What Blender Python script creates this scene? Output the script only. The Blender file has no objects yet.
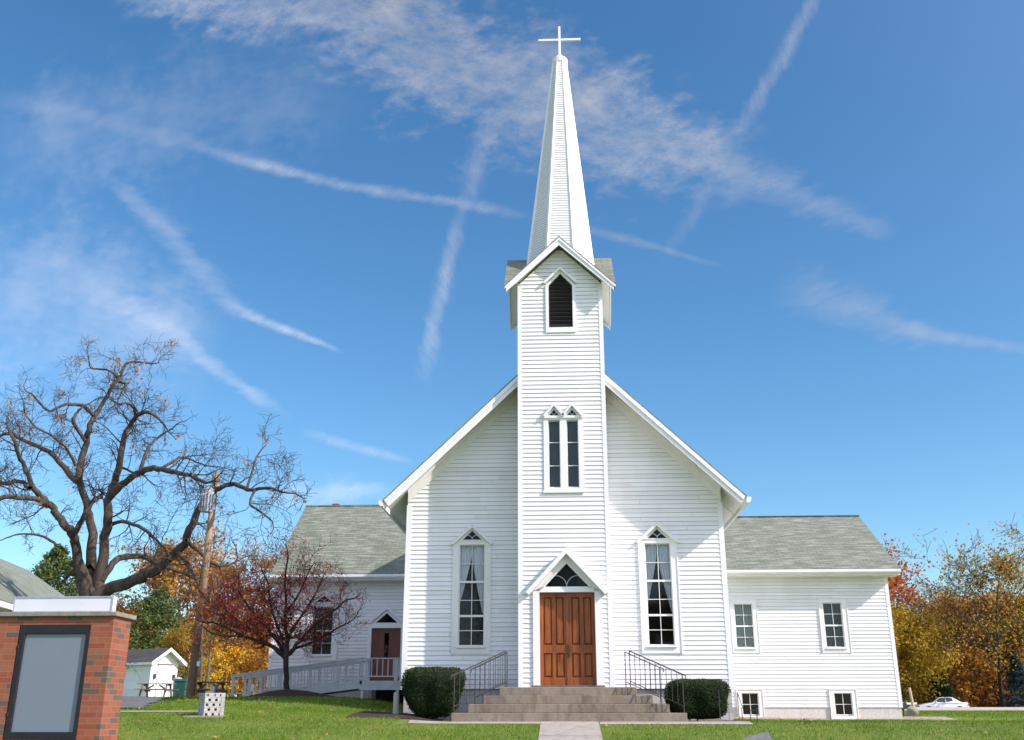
import bpy, math, random
import numpy as np
from mathutils import Vector, Matrix
R = math.radians
random.seed(7)
rng = np.random.default_rng(11)
scene = bpy.context.scene
col = scene.collection

# ------------------------------------------------------------------ camera
F, TH, PS = 996.17, 0.33145, 0.05077
CAM = np.array([-0.0312, -24.7456, 0.19])
_fw = np.array([-math.sin(PS)*math.cos(TH), math.cos(PS)*math.cos(TH), math.sin(TH)])
_r = np.array([math.cos(PS), math.sin(PS), 0.0]); _u = np.cross(_r, _fw)
def ray(x, y): return _fw + _r*(x-512)/F - _u*(y-370)/F
def at(x, y, Y):
    d = ray(x, y); return CAM + d*((Y-CAM[1])/d[1])
def skydir(x, y):
    d = ray(x, y); return d/np.linalg.norm(d)
cd = bpy.data.cameras.new('camera'); cam = bpy.data.objects.new('camera', cd); col.objects.link(cam)
cam.location = CAM; cam.rotation_euler = (math.pi/2+TH, 0, PS)
cd.sensor_width = 36; cd.lens = F/1024*36; cd.clip_end = 3000; cd.clip_start = .05
scene.camera = cam

# ------------------------------------------------------------------ helpers
def sm(a, b, x):
    t = np.clip((np.asarray(x, float)-a)/(b-a), 0, 1); return t*t*(3-2*t)
def ground(x, y):
    x = np.asarray(x, float); y = np.asarray(y, float)
    t = np.clip((-1.7-y)/12.3, 0, 1)
    z = -1.35*(1.32*t+.36*t*t-.68*t**3)
    z = z + .05*sm(-1.5, 9, y)
    right = sm(2, 9, x)
    z = z + right*(.24*sm(11, 43, y) + .24*sm(43.5, 49, y) - .42*sm(58, 68, y))
    z = z - right*.15*(sm(-1, 7, y)-sm(9, 12, y))
    left = 1-sm(-7, -3, x)
    z = z + left*(.50*sm(-3.2, 5.2, y) + .60*sm(13, 46, y))
    z = z + (1-right-left)*.5*sm(20, 60, y)
    z = z + .15*(1-sm(-4, -2.7, x))*sm(-2.5, 0, y)*(1-.6*left)
    return z
def gz(x, y): return float(ground(x, y))

def tag(o, label=None, cat=None, group=None, kind=None):
    if label: o['label'] = label
    if cat: o['category'] = cat
    if group: o['group'] = group
    if kind: o['kind'] = kind
    return o
def empty(name, loc, label, cat, group=None):
    o = bpy.data.objects.new(name, None); col.objects.link(o)
    o.location = loc; o.empty_display_size = .3
    return tag(o, label, cat, group)
def wloc(p):
    v = Vector((0, 0, 0))
    while p is not None: v = v+Vector(p.location); p = p.parent
    return v

class MB:
    def __init__(s): s.v = []; s.f = []; s.m = []; s.rnd = None; s.mi = 0; s.joints = True; s.rl = []
    def add(s, vs, fs):
        b = len(s.v); s.v.extend([tuple(map(float, p)) for p in vs])
        for q in fs: s.f.append(tuple(b+i for i in q)); s.m.append(s.mi)
    def box(s, x0, x1, y0, y1, z0, z1):
        s.add([(x0,y0,z0),(x1,y0,z0),(x1,y1,z0),(x0,y1,z0),(x0,y0,z1),(x1,y0,z1),(x1,y1,z1),(x0,y1,z1)],
              [(0,3,2,1),(4,5,6,7),(0,1,5,4),(1,2,6,5),(2,3,7,6),(3,0,4,7)])
        return s
    def obox(s, c, ax, ay, az):
        c = np.array(c, float); ax, ay, az = [np.array(a, float) for a in (ax, ay, az)]
        p = [c+i*ax+j*ay+k*az for k in (-1, 1) for (i, j) in ((-1,-1),(1,-1),(1,1),(-1,1))]
        s.add(p, [(0,3,2,1),(4,5,6,7),(0,1,5,4),(1,2,6,5),(2,3,7,6),(3,0,4,7)]); return s
    def bar(s, a, b, w, h, up=(0, 0, 1)):
        a = np.array(a, float); b = np.array(b, float); d = b-a; L = np.linalg.norm(d); d = d/L
        u = np.array(up, float); sd = np.cross(d, u)
        if np.linalg.norm(sd) < 1e-4: sd = np.cross(d, (0, 1, 0))
        sd /= np.linalg.norm(sd); u = np.cross(sd, d)
        return s.obox((a+b)/2, d*L/2, sd*w/2, u*h/2)
    def prism(s, poly, ax, t0, t1):
        # poly: list of 2D points in the plane, ax: 'y' -> (x,z) extruded along y from t0 to t1, 'x' -> (y,z) along x
        n = len(poly)
        P = (lambda p, t: (p[0], t, p[1])) if ax == 'y' else ((lambda p, t: (t, p[0], p[1])) if ax == 'x' else (lambda p, t: (p[0], p[1], t)))
        vs = [P(p, t0) for p in poly]+[P(p, t1) for p in poly]
        fs = [tuple(range(n)), tuple(range(2*n-1, n-1, -1))]+[(i, i+n, (i+1) % n+n, (i+1) % n) for i in range(n)]
        s.add(vs, fs); return s
    def tube(s, pts, rad, n=6, cap=True):
        pts = [np.array(p, float) for p in pts]; k = len(pts)
        if not hasattr(rad, '__len__'): rad = [rad]*k
        vs = []; prev = None
        for i in range(k):
            d = pts[min(i+1, k-1)]-pts[max(i-1, 0)]; d = d/(np.linalg.norm(d)+1e-9)
            if prev is None:
                a = np.cross(d, (0, 0, 1) if abs(d[2]) < .9 else (1, 0, 0))
            else: a = prev-d*np.dot(prev, d)
            a = a/(np.linalg.norm(a)+1e-9); prev = a; b = np.cross(d, a)
            for j in range(n):
                t = 2*math.pi*j/n; vs.append(pts[i]+rad[i]*(math.cos(t)*a+math.sin(t)*b))
        fs = [(i*n+j, i*n+(j+1) % n, (i+1)*n+(j+1) % n, (i+1)*n+j) for i in range(k-1) for j in range(n)]
        if cap: fs += [tuple(range(n-1, -1, -1)), tuple((k-1)*n+j for j in range(n))]
        s.add(vs, fs); return s
    def lathe(s, c, prof, n=16):
        vs = []; k = len(prof)
        for r, z in prof:
            for j in range(n):
                t = 2*math.pi*j/n; vs.append((c[0]+r*math.cos(t), c[1]+r*math.sin(t), c[2]+z))
        fs = [(i*n+j, i*n+(j+1) % n, (i+1)*n+(j+1) % n, (i+1)*n+j) for i in range(k-1) for j in range(n)]
        fs += [tuple(range(n-1, -1, -1)), tuple((k-1)*n+j for j in range(n))]
        s.add(vs, fs); return s
    def build(s, name, mats, parent=None, smooth=False, loc=None):
        o = mk(name, np.array(s.v), s.f, mats, parent, smooth, loc)
        if s.rl and len(s.rl) == len(s.f): face_attr(o, s.rl)
        if isinstance(mats, (list, tuple)) and len(mats) > 1:
            o.data.polygons.foreach_set('material_index', s.m)
        return o
def mk(name, V, Fc, mats, parent=None, smooth=False, loc=None):
    off = wloc(parent) if parent is not None else Vector(loc or (0, 0, 0))
    V = np.asarray(V, float)-np.array(off)
    me = bpy.data.meshes.new(name)
    if isinstance(Fc, np.ndarray):
        n, k = Fc.shape
        me.vertices.add(len(V)); me.vertices.foreach_set('co', V.astype('f').ravel())
        me.loops.add(n*k); me.loops.foreach_set('vertex_index', Fc.astype('i').ravel())
        me.polygons.add(n); me.polygons.foreach_set('loop_start', np.arange(0, n*k, k, dtype='i'))
        me.update(calc_edges=True)
    else:
        me.from_pydata([tuple(p) for p in V], [], Fc); me.update()
    for m in (mats if isinstance(mats, (list, tuple)) else [mats]): me.materials.append(m)
    if smooth: me.polygons.foreach_set('use_smooth', [True]*len(me.polygons))
    o = bpy.data.objects.new(name, me); col.objects.link(o)
    if parent is not None: o.parent = parent
    elif loc: o.location = loc
    return o
def face_attr(o, vals):
    a = o.data.attributes.new('rnd', 'FLOAT', 'FACE'); a.data.foreach_set('value', np.asarray(vals, 'f'))
def bevel(o, w=.01, seg=2):
    m = o.modifiers.new('bevel', 'BEVEL'); m.width = w; m.segments = seg; m.limit_method = 'ANGLE'; return o

# ------------------------------------------------------------------ materials
def nmat(name):
    m = bpy.data.materials.new(name); m.use_nodes = True; nt = m.node_tree
    return m, nt, nt.nodes['Principled BSDF'], nt.nodes['Material Output']
def N(nt, t, **k):
    n = nt.nodes.new(t)
    for a, b in k.items(): setattr(n, a, b)
    return n
def ramp(nt, fac, stops, interp='LINEAR'):
    r = N(nt, 'ShaderNodeValToRGB'); e = r.color_ramp; e.interpolation = interp
    while len(e.elements) < len(stops): e.elements.new(.5)
    for el, (p, c) in zip(e.elements, stops): el.position = p; el.color = (*c, 1)
    nt.links.new(fac, r.inputs[0]); return r.outputs[0]
def mixc(nt, fac, a, b, mode='MIX'):
    m = N(nt, 'ShaderNodeMix', data_type='RGBA', blend_type=mode)
    for i, v in ((0, fac), (6, a), (7, b)):
        if isinstance(v, (int, float)): m.inputs[i].default_value = v
        elif isinstance(v, tuple): m.inputs[i].default_value = (*v, 1)
        else: nt.links.new(v, m.inputs[i])
    return m.outputs[2]
def noise(nt, scale, detail=4, rough=.55, vec=None, sc=None):
    n = N(nt, 'ShaderNodeTexNoise'); n.inputs['Scale'].default_value = scale; n.inputs['Detail'].default_value = detail; n.inputs['Roughness'].default_value = rough
    if vec is None:
        tc = N(nt, 'ShaderNodeTexCoord'); vec = tc.outputs['Object']
    if sc:
        mp = N(nt, 'ShaderNodeMapping'); mp.inputs['Scale'].default_value = sc; nt.links.new(vec, mp.inputs['Vector']); vec = mp.outputs[0]
    nt.links.new(vec, n.inputs['Vector']); return n.outputs['Fac']
def bump(nt, bs, h, strength=.3, dist=.01):
    b = N(nt, 'ShaderNodeBump'); b.inputs['Strength'].default_value = strength; b.inputs['Distance'].default_value = dist
    nt.links.new(h, b.inputs['Height']); nt.links.new(b.outputs[0], bs.inputs['Normal']); return b
def simple(name, c1, c2=None, scale=3, rough=.6, metal=0, bs_=.15, bd=.005, sc=None, detail=5, lo=.35, hi=.65, fine=0):
    m, nt, b, o = nmat(name)
    b.inputs['Roughness'].default_value = rough; b.inputs['Metallic'].default_value = metal
    if c2 is None: c2 = tuple(v*.85 for v in c1)
    f = noise(nt, scale, detail, sc=sc)
    c = ramp(nt, f, [(lo, c1), (hi, c2)])
    if fine:
        f2 = noise(nt, scale*fine, 3, sc=sc); c = mixc(nt, .35, c, ramp(nt, f2, [(.3, (.35, .35, .35)), (.7, (1, 1, 1))]), 'MULTIPLY')
        h = f2
    else: h = f
    nt.links.new(c, b.inputs['Base Color'])
    if bs_: bump(nt, b, h, bs_, bd)
    return m
M = {}
def white_paint(name, base, dirt, amt=.5):
    m, nt, b, o = nmat(name)
    b.inputs['Roughness'].default_value = .45
    a = noise(nt, 1.3, 6, .65, sc=(1, 1, .35)); f2 = noise(nt, 30, 3, sc=(1, 1, .1))
    c = ramp(nt, a, [(.38, base), (.8, dirt)])
    c = mixc(nt, .12*amt, c, ramp(nt, f2, [(.35, dirt), (.6, base)]), 'MULTIPLY')
    if name == 'white_siding':
        ta = N(nt, 'ShaderNodeAttribute'); ta.attribute_name = 'rnd'; c = mixc(nt, 1.0, c, ramp(nt, ta.outputs['Fac'], [(0, (.905, .90, .885)), (.5, (.975, .975, .97)), (1, (1, 1, 1))]), 'MULTIPLY')
    nt.links.new(c, b.inputs['Base Color']); bump(nt, b, f2, .06, .003); return m
M['siding'] = white_paint('white_siding', (.83, .83, .82), (.74, .735, .71))
M['trim'] = white_paint('white_trim', (.84, .84, .835), (.74, .73, .70), .8)
M['oldtrim'] = white_paint('weathered_trim', (.82, .812, .79), (.68, .66, .61), 1.2)
M['greyrail'] = simple('grey_rail_paint', (.52, .545, .57), (.43, .455, .48), 4, .6)
def shingles(name, c1, c2, c3, sx=.3, sz=.14, axis='x', k=1.2):
    m, nt, b, o = nmat(name); b.inputs['Roughness'].default_value = .95
    tc = N(nt, 'ShaderNodeTexCoord'); sp = N(nt, 'ShaderNodeSeparateXYZ'); nt.links.new(tc.outputs['Object'], sp.inputs[0])
    cb = N(nt, 'ShaderNodeCombineXYZ')
    u, v = ('X', 'Y') if axis == 'x' else ('Y', 'X')
    nt.links.new(sp.outputs[u], cb.inputs[0])
    mu = N(nt, 'ShaderNodeMath', operation='MULTIPLY'); mu.inputs[1].default_value = k
    nt.links.new(sp.outputs[v], mu.inputs[0]); nt.links.new(mu.outputs[0], cb.inputs[1])
    br = N(nt, 'ShaderNodeTexBrick'); br.offset = .5
    for nm, vv in (('Scale', 1), ('Mortar Size', .008), ('Brick Width', sx), ('Row Height', sz), ('Bias', 0.0), ('Mortar Smooth', .3)): br.inputs[nm].default_value = vv
    br.inputs['Color1'].default_value = (*c1, 1); br.inputs['Color2'].default_value = (*c2, 1); br.inputs['Mortar'].default_value = (*[q*.55 for q in c1], 1)
    nt.links.new(cb.outputs[0], br.inputs['Vector'])
    mp = N(nt, 'ShaderNodeMapping'); mp.inputs['Scale'].default_value = (.7, 4.2, 1); nt.links.new(cb.outputs[0], mp.inputs[0])
    n1 = noise(nt, 2.2, 5, .6, vec=mp.outputs[0])
    c = mixc(nt, ramp(nt, n1, [(.50, (0, 0, 0)), (.62, (.8, .8, .8))]), br.outputs['Color'], c3)
    n2 = noise(nt, 60, 3); c = mixc(nt, .5, c, ramp(nt, n2, [(.3, (.6, .6, .6)), (.7, (1.1, 1.1, 1.1))]), 'MULTIPLY')
    nt.links.new(c, b.inputs['Base Color']); bump(nt, b, br.outputs['Fac'], -.5, .008); return m
M['shingle'] = shingles('green_grey_shingles', (.155, .18, .125), (.22, .245, .18), (.34, .35, .305))
M['shingle_x'] = shingles('green_grey_shingles_side', (.16, .165, .12), (.215, .22, .17), (.28, .28, .24), axis='y')
M['shingle_tower'] = shingles('tower_shingles', (.17, .18, .125), (.22, .23, .17), (.29, .29, .24))
M['shingle_shed'] = shingles('shed_shingles', (.05, .048, .042), (.085, .08, .07), (.13, .12, .11))
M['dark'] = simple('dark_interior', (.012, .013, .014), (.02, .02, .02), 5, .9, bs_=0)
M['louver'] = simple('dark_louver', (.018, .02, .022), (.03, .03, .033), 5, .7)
M['concrete'] = None
def concrete(name, a, b_, stain):
    m, nt, b, o = nmat(name); b.inputs['Roughness'].default_value = .9
    f1 = noise(nt, 1.6, 7, .65); f2 = noise(nt, 22, 5, .7); f3 = noise(nt, 5, 6, .7, sc=(1, 1, .25))
    c = ramp(nt, f1, [(.32, a), (.68, b_)])
    c = mixc(nt, ramp(nt, f3, [(.48, (0, 0, 0)), (.72, (.75, .75, .75))]), c, stain)
    c = mixc(nt, .6, c, ramp(nt, f2, [(.25, (.55, .55, .55)), (.65, (1.05, 1.05, 1.05))]), 'MULTIPLY')
    nt.links.new(c, b.inputs['Base Color']); bump(nt, b, f2, .4, .006); return m
M['concrete'] = concrete('weathered_concrete', (.30, .245, .18), (.21, .17, .125), (.085, .068, .052))
M['walk'] = concrete('walk_concrete', (.45, .41, .34), (.36, .32, .27), (.24, .21, .17))
M['cblock'] = concrete('block_concrete', (.50, .49, .46), (.40, .39, .36), (.30, .29, .27))
M['footing'] = concrete('parged_footing', (.66, .64, .58), (.58, .55, .49), (.48, .45, .39))
M['asphalt'] = concrete('asphalt', (.17, .165, .155), (.13, .125, .12), (.10, .10, .095))
M['roadc'] = concrete('pale_paving', (.62, .51, .38), (.54, .44, .33), (.44, .36, .27))
def brickm(name, c1, c2, c3, mortar, w=.215, h=.0677, ms=.006):
    m, nt, b, o = nmat(name); b.inputs['Roughness'].default_value = .85
    tc = N(nt, 'ShaderNodeTexCoord'); sp = N(nt, 'ShaderNodeSeparateXYZ'); nt.links.new(tc.outputs['Object'], sp.inputs[0])
    cb = N(nt, 'ShaderNodeCombineXYZ'); ad = N(nt, 'ShaderNodeMath', operation='ADD')
    nt.links.new(sp.outputs['X'], ad.inputs[0]); nt.links.new(sp.outputs['Y'], ad.inputs[1]); nt.links.new(ad.outputs[0], cb.inputs[0]); nt.links.new(sp.outputs['Z'], cb.inputs[1])
    def br(a, b2, mo):
        t = N(nt, 'ShaderNodeTexBrick'); t.offset = .5
        for nm, vv in (('Scale', 1), ('Mortar Size', ms), ('Brick Width', w), ('Row Height', h), ('Mortar Smooth', .2), ('Bias', 0)): t.inputs[nm].default_value = vv
        t.inputs['Color1'].default_value = (*a, 1); t.inputs['Color2'].default_value = (*b2, 1); t.inputs['Mortar'].default_value = (*mo, 1)
        nt.links.new(cb.outputs[0], t.inputs['Vector']); return t
    t1 = br(c1, c2, mortar); t2 = br((0, 0, 0), (1, 1, 1), (0, 0, 0))
    c = mixc(nt, ramp(nt, t2.outputs['Color'], [(.72, (0, 0, 0)), (.78, (1, 1, 1))]), t1.outputs['Color'], c3)
    n = noise(nt, 45, 5, .7); c = mixc(nt, .45, c, ramp(nt, n, [(.3, (.6, .6, .6)), (.7, (1.1, 1.1, 1.1))]), 'MULTIPLY')
    mo = mixc(nt, t1.outputs['Fac'], c, mortar)
    nt.links.new(mo, b.inputs['Base Color']); bump(nt, b, t1.outputs['Fac'], -.7, .006); return m
M['brick'] = brickm('red_brick', (.27, .062, .026), (.34, .12, .058), (.13, .082, .055), (.20, .155, .12), ms=.004)
M['stonewall'] = brickm('foundation_block', (.52, .51, .48), (.60, .59, .55), (.42, .41, .39), (.30, .29, .27), .4, .2, .012)
M['darkblock'] = brickm('grey_block', (.12, .13, .15), (.15, .16, .18), (.10, .11, .12), (.07, .07, .08), .4, .2, .012)
def wood(name, a, b_, rough=.4, sc=(14, 14, 1.2), coat=0):
    m, nt, b, o = nmat(name); b.inputs['Roughness'].default_value = rough; b.inputs['Coat Weight'].default_value = coat; b.inputs['Coat Roughness'].default_value = .25
    f = noise(nt, 1.5, 8, .65, sc=sc); f2 = noise(nt, .9, 4)
    c = ramp(nt, f, [(.3, a), (.7, b_)]); c = mixc(nt, .6, c, ramp(nt, f2, [(.35, (.6, .55, .5)), (.65, (1.1, 1.1, 1.1))]), 'MULTIPLY')
    nt.links.new(c, b.inputs['Base Color']); bump(nt, b, f, .15, .003); return m
M['door'] = wood('varnished_door_wood', (.40, .105, .006), (.12, .026, .002), .48, coat=.12)
M['door2'] = wood('dark_door_wood', (.20, .06, .03), (.12, .035, .018), .45)
M['pole'] = wood('pole_wood', (.50, .33, .20), (.30, .19, .11), .9, (10, 10, .7))
M['poledark'] = wood('creosoted_pole_wood', (.24, .155, .10), (.12, .075, .05), .9, (10, 10, .7))
M['oldwood'] = wood('weathered_table_wood', (.22, .18, .14), (.13, .105, .08), .9)
M['lightwood'] = wood('pale_post_wood', (.55, .47, .34), (.42, .35, .25), .9)
M['iron'] = simple('black_iron', (.035, .035, .037), (.06, .05, .045), 18, .5, .3)
M['plate'] = simple('dull_grey_plate', (.20, .20, .205), (.15, .15, .155), 9, .7)
M['brass'] = simple('dark_brass', (.16, .12, .06), (.08, .06, .035), 20, .4, .8)
M['galv'] = simple('grey_transformer_steel', (.44, .46, .49), (.34, .37, .40), 5, .5, .1)
M['blackframe'] = simple('black_frame_metal', (.006, .007, .010), (.010, .012, .015), 8, .6, 0)
M['mullionlead'] = simple('pale_came', (.65, .65, .62), (.5, .5, .47), 8, .6)
def glass(name, tint=(.75, .8, .8), spec=.10, ):
    m, nt, b, o = nmat(name); nt.nodes.remove(b)
    tr = N(nt, 'ShaderNodeBsdfTransparent'); tr.inputs[0].default_value = (*tint, 1)
    gl = N(nt, 'ShaderNodeBsdfGlossy'); gl.inputs['Roughness'].default_value = .03
    nz = noise(nt, 2.5, 2); bp = N(nt, 'ShaderNodeBump'); bp.inputs['Strength'].default_value = .08; bp.inputs['Distance'].default_value = .02
    nt.links.new(nz, bp.inputs['Height']); nt.links.new(bp.outputs[0], gl.inputs['Normal'])
    fr = N(nt, 'ShaderNodeFresnel'); fr.inputs[0].default_value = 1.32
    ad = N(nt, 'ShaderNodeMath', operation='ADD'); ad.inputs[1].default_value = spec; nt.links.new(fr.outputs[0], ad.inputs[0])
    mx = N(nt, 'ShaderNodeMixShader'); nt.links.new(ad.outputs[0], mx.inputs[0]); nt.links.new(tr.outputs[0], mx.inputs[1]); nt.links.new(gl.outputs[0], mx.inputs[2])
    nt.links.new(mx.outputs[0], o.inputs[0]); return m
M['glass'] = glass('window_glass', (.90, .92, .93), spec=.0)
M['glassdark'] = glass('dark_window_glass', (.25, .28, .3), .0)
M['curtain'] = simple('sheer_curtain', (.90, .90, .90), (.74, .75, .76), 6, .9, sc=(8, 8, .4))
M['curtaing'] = simple('pale_green_curtain', (.42, .47, .41), (.33, .37, .32), 6, .9, sc=(8, 8, .4))
M['curtaind'] = simple('dull_grey_curtain', (.10, .115, .10), (.065, .075, .065), 6, .9, sc=(8, 8, .4))
def paint(name, c, rough=.3, coat=.6):
    m, nt, b, o = nmat(name); b.inputs['Base Color'].default_value = (*c, 1); b.inputs['Roughness'].default_value = rough; b.inputs['Coat Weight'].default_value = coat
    f = noise(nt, 8, 3); nt.links.new(ramp(nt, f, [(.3, c), (.7, tuple(v*.9 for v in c))]), b.inputs['Base Color']); return m
M['carpaint'] = paint('white_car_paint', (.78, .79, .80)); M['carglass'] = paint('tinted_car_glass', (.02, .025, .03), .05)
M['tyre'] = simple('tyre_rubber', (.02, .02, .02), None, 9, .85); M['rim'] = simple('wheel_rim_metal', (.5, .5, .52), None, 9, .3, .8)
M['redlens'] = paint('red_lamp_lens', (.45, .02, .015), .15); M['clearlens'] = paint('clear_lamp_lens', (.6, .62, .65), .1)
M['green'] = simple('dark_green_plastic', (.012, .07, .055), (.02, .10, .08), 6, .5)
M['screen'] = simple('blank_grey_panel', (.175, .215, .255), (.165, .20, .24), 1.5, .35, bs_=0)
M['whitepanel'] = simple('white_sign_panel', (.72, .74, .77), (.66, .68, .71), 2, .4, bs_=0)
M['capstone'] = concrete('cap_stone', (.30, .28, .23), (.22, .20, .17), (.15, .14, .11))
M['mulch'] = simple('dark_mulch', (.045, .028, .02), (.09, .05, .032), 25, .95, bs_=1, bd=.03, fine=5)
def gravelm():
    m, nt, b, o = nmat('gravel'); b.inputs['Roughness'].default_value = .9
    v = N(nt, 'ShaderNodeTexVoronoi'); v.inputs['Scale'].default_value = 14
    tc = N(nt, 'ShaderNodeTexCoord'); nt.links.new(tc.outputs['Object'], v.inputs['Vector'])
    sp = N(nt, 'ShaderNodeSeparateColor'); nt.links.new(v.outputs['Color'], sp.inputs[0])
    c = ramp(nt, sp.outputs[0], [(0, (.14, .10, .075)), (.5, (.29, .22, .17)), (1, (.44, .38, .32))])
    nt.links.new(c, b.inputs['Base Color']); bump(nt, b, v.outputs['Distance'], -1, .03); return m
M['gravel'] = gravelm()
def lawnm():
    m, nt, b, o = nmat('lawn_soil_and_grass'); b.inputs['Roughness'].default_value = .9
    a = noise(nt, .5, 6, .65); f = noise(nt, 5, 6, .7); g = noise(nt, 40, 4, .7)
    c = ramp(nt, a, [(.35, (.13, .195, .02)), (.55, (.18, .235, .03)), (.72, (.29, .27, .06))])
    c = mixc(nt, .6, c, ramp(nt, f, [(.3, (.62, .7, .5)), (.7, (1.2, 1.15, 1.1))]), 'MULTIPLY')
    c = mixc(nt, .7, c, ramp(nt, g, [(.3, (.45, .5, .4)), (.7, (1.2, 1.2, 1.2))]), 'MULTIPLY')
    # the wood floor beyond the lawns is leaf litter
    tc = N(nt, 'ShaderNodeTexCoord'); sp = N(nt, 'ShaderNodeSeparateXYZ'); nt.links.new(tc.outputs['Object'], sp.inputs[0])
    r = N(nt, 'ShaderNodeMapRange'); r.inputs[1].default_value = 74; r.inputs[2].default_value = 80; nt.links.new(sp.outputs['Y'], r.inputs[0])
    c = mixc(nt, r.outputs[0], c, ramp(nt, f, [(.35, (.16, .09, .03)), (.65, (.26, .14, .05))]))
    nt.links.new(c, b.inputs['Base Color']); bump(nt, b, g, .8, .03); return m
M['lawn'] = lawnm()
def leafm(name, stops, trans=.35, rough=.6):
    m, nt, b, o = nmat(name); b.inputs['Roughness'].default_value = rough; b.inputs['Specular IOR Level'].default_value = .15
    at_ = N(nt, 'ShaderNodeAttribute'); at_.attribute_name = 'rnd'
    c = ramp(nt, at_.outputs['Fac'], stops); nt.links.new(c, b.inputs['Base Color'])
    t = N(nt, 'ShaderNodeBsdfTranslucent'); nt.links.new(c, t.inputs[0])
    mx = N(nt, 'ShaderNodeMixShader'); mx.inputs[0].default_value = trans
    nt.links.new(b.outputs[0], mx.inputs[1]); nt.links.new(t.outputs[0], mx.inputs[2]); nt.links.new(mx.outputs[0], o.inputs[0]); return m
M['grass'] = leafm('grass_blades', [(0, (.075, .155, .010)), (.5, (.145, .255, .016)), (.87, (.25, .33, .04)), (1, (.42, .36, .12))], .35)
M['fallen'] = leafm('fallen_leaves', [(0, (.45, .12, .04)), (.5, (.50, .25, .08)), (1, (.42, .20, .12))], .2)
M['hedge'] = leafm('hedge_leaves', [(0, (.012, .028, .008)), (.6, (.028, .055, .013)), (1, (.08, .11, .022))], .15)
M['hedgecore'] = simple('hedge_twigs', (.012, .016, .008), (.02, .025, .01), 10, .95, bs_=0)
M['red'] = leafm('red_crabapple_leaves', [(0, (.60, .03, .05)), (.5, (.92, .08, .08)), (.75, (.92, .28, .08)), (.92, (.80, .42, .08)), (1, (.30, .03, .05))], .6)
M['rust'] = leafm('rust_leaves', [(0, (.36, .09, .05)), (.5, (.52, .18, .06)), (1, (.60, .28, .09))], .45)
M['orange'] = leafm('orange_leaves', [(0, (.38, .13, .02)), (.5, (.56, .25, .03)), (1, (.62, .38, .06))], .45)
M['gold'] = leafm('golden_leaves', [(0, (.27, .15, .015)), (.5, (.48, .32, .03)), (1, (.68, .48, .05))], .45)
M['bright'] = leafm('bright_yellow_leaves', [(0, (.75, .40, .02)), (.5, (.90, .56, .03)), (1, (.92, .68, .06))], .5)
M['olive'] = leafm('olive_leaves', [(0, (.24, .17, .025)), (.5, (.46, .30, .04)), (1, (.62, .40, .06))], .45)
M['brownleaf'] = leafm('brown_leaves', [(0, (.28, .12, .03)), (.5, (.50, .23, .045)), (1, (.66, .34, .07))], .4)
M['needle'] = leafm('dark_green_needles', [(0, (.018, .035, .012)), (.6, (.035, .065, .022)), (1, (.06, .10, .03))], .1)
M['needleblue'] = leafm('blue_green_needles', [(0, (.02, .04, .04)), (.6, (.04, .075, .08)), (1, (.07, .12, .12))], .1)
M['pine'] = leafm('pine_needles', [(0, (.06, .09, .025)), (.6, (.11, .16, .045)), (1, (.20, .24, .07))], .15)
M['bark'] = simple('grey_brown_bark', (.115, .085, .06), (.04, .031, .024), 6, .95, bs_=.9, bd=.04, sc=(1, 1, .3), fine=4)
M['barkdark'] = simple('dark_bark', (.055, .042, .035), (.03, .024, .02), 8, .95, bs_=.6, bd=.02, sc=(1, 1, .3))
M['barkfar'] = simple('forest_bark', (.16, .13, .10), (.08, .062, .05), 3, .95, bs_=0)

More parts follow.
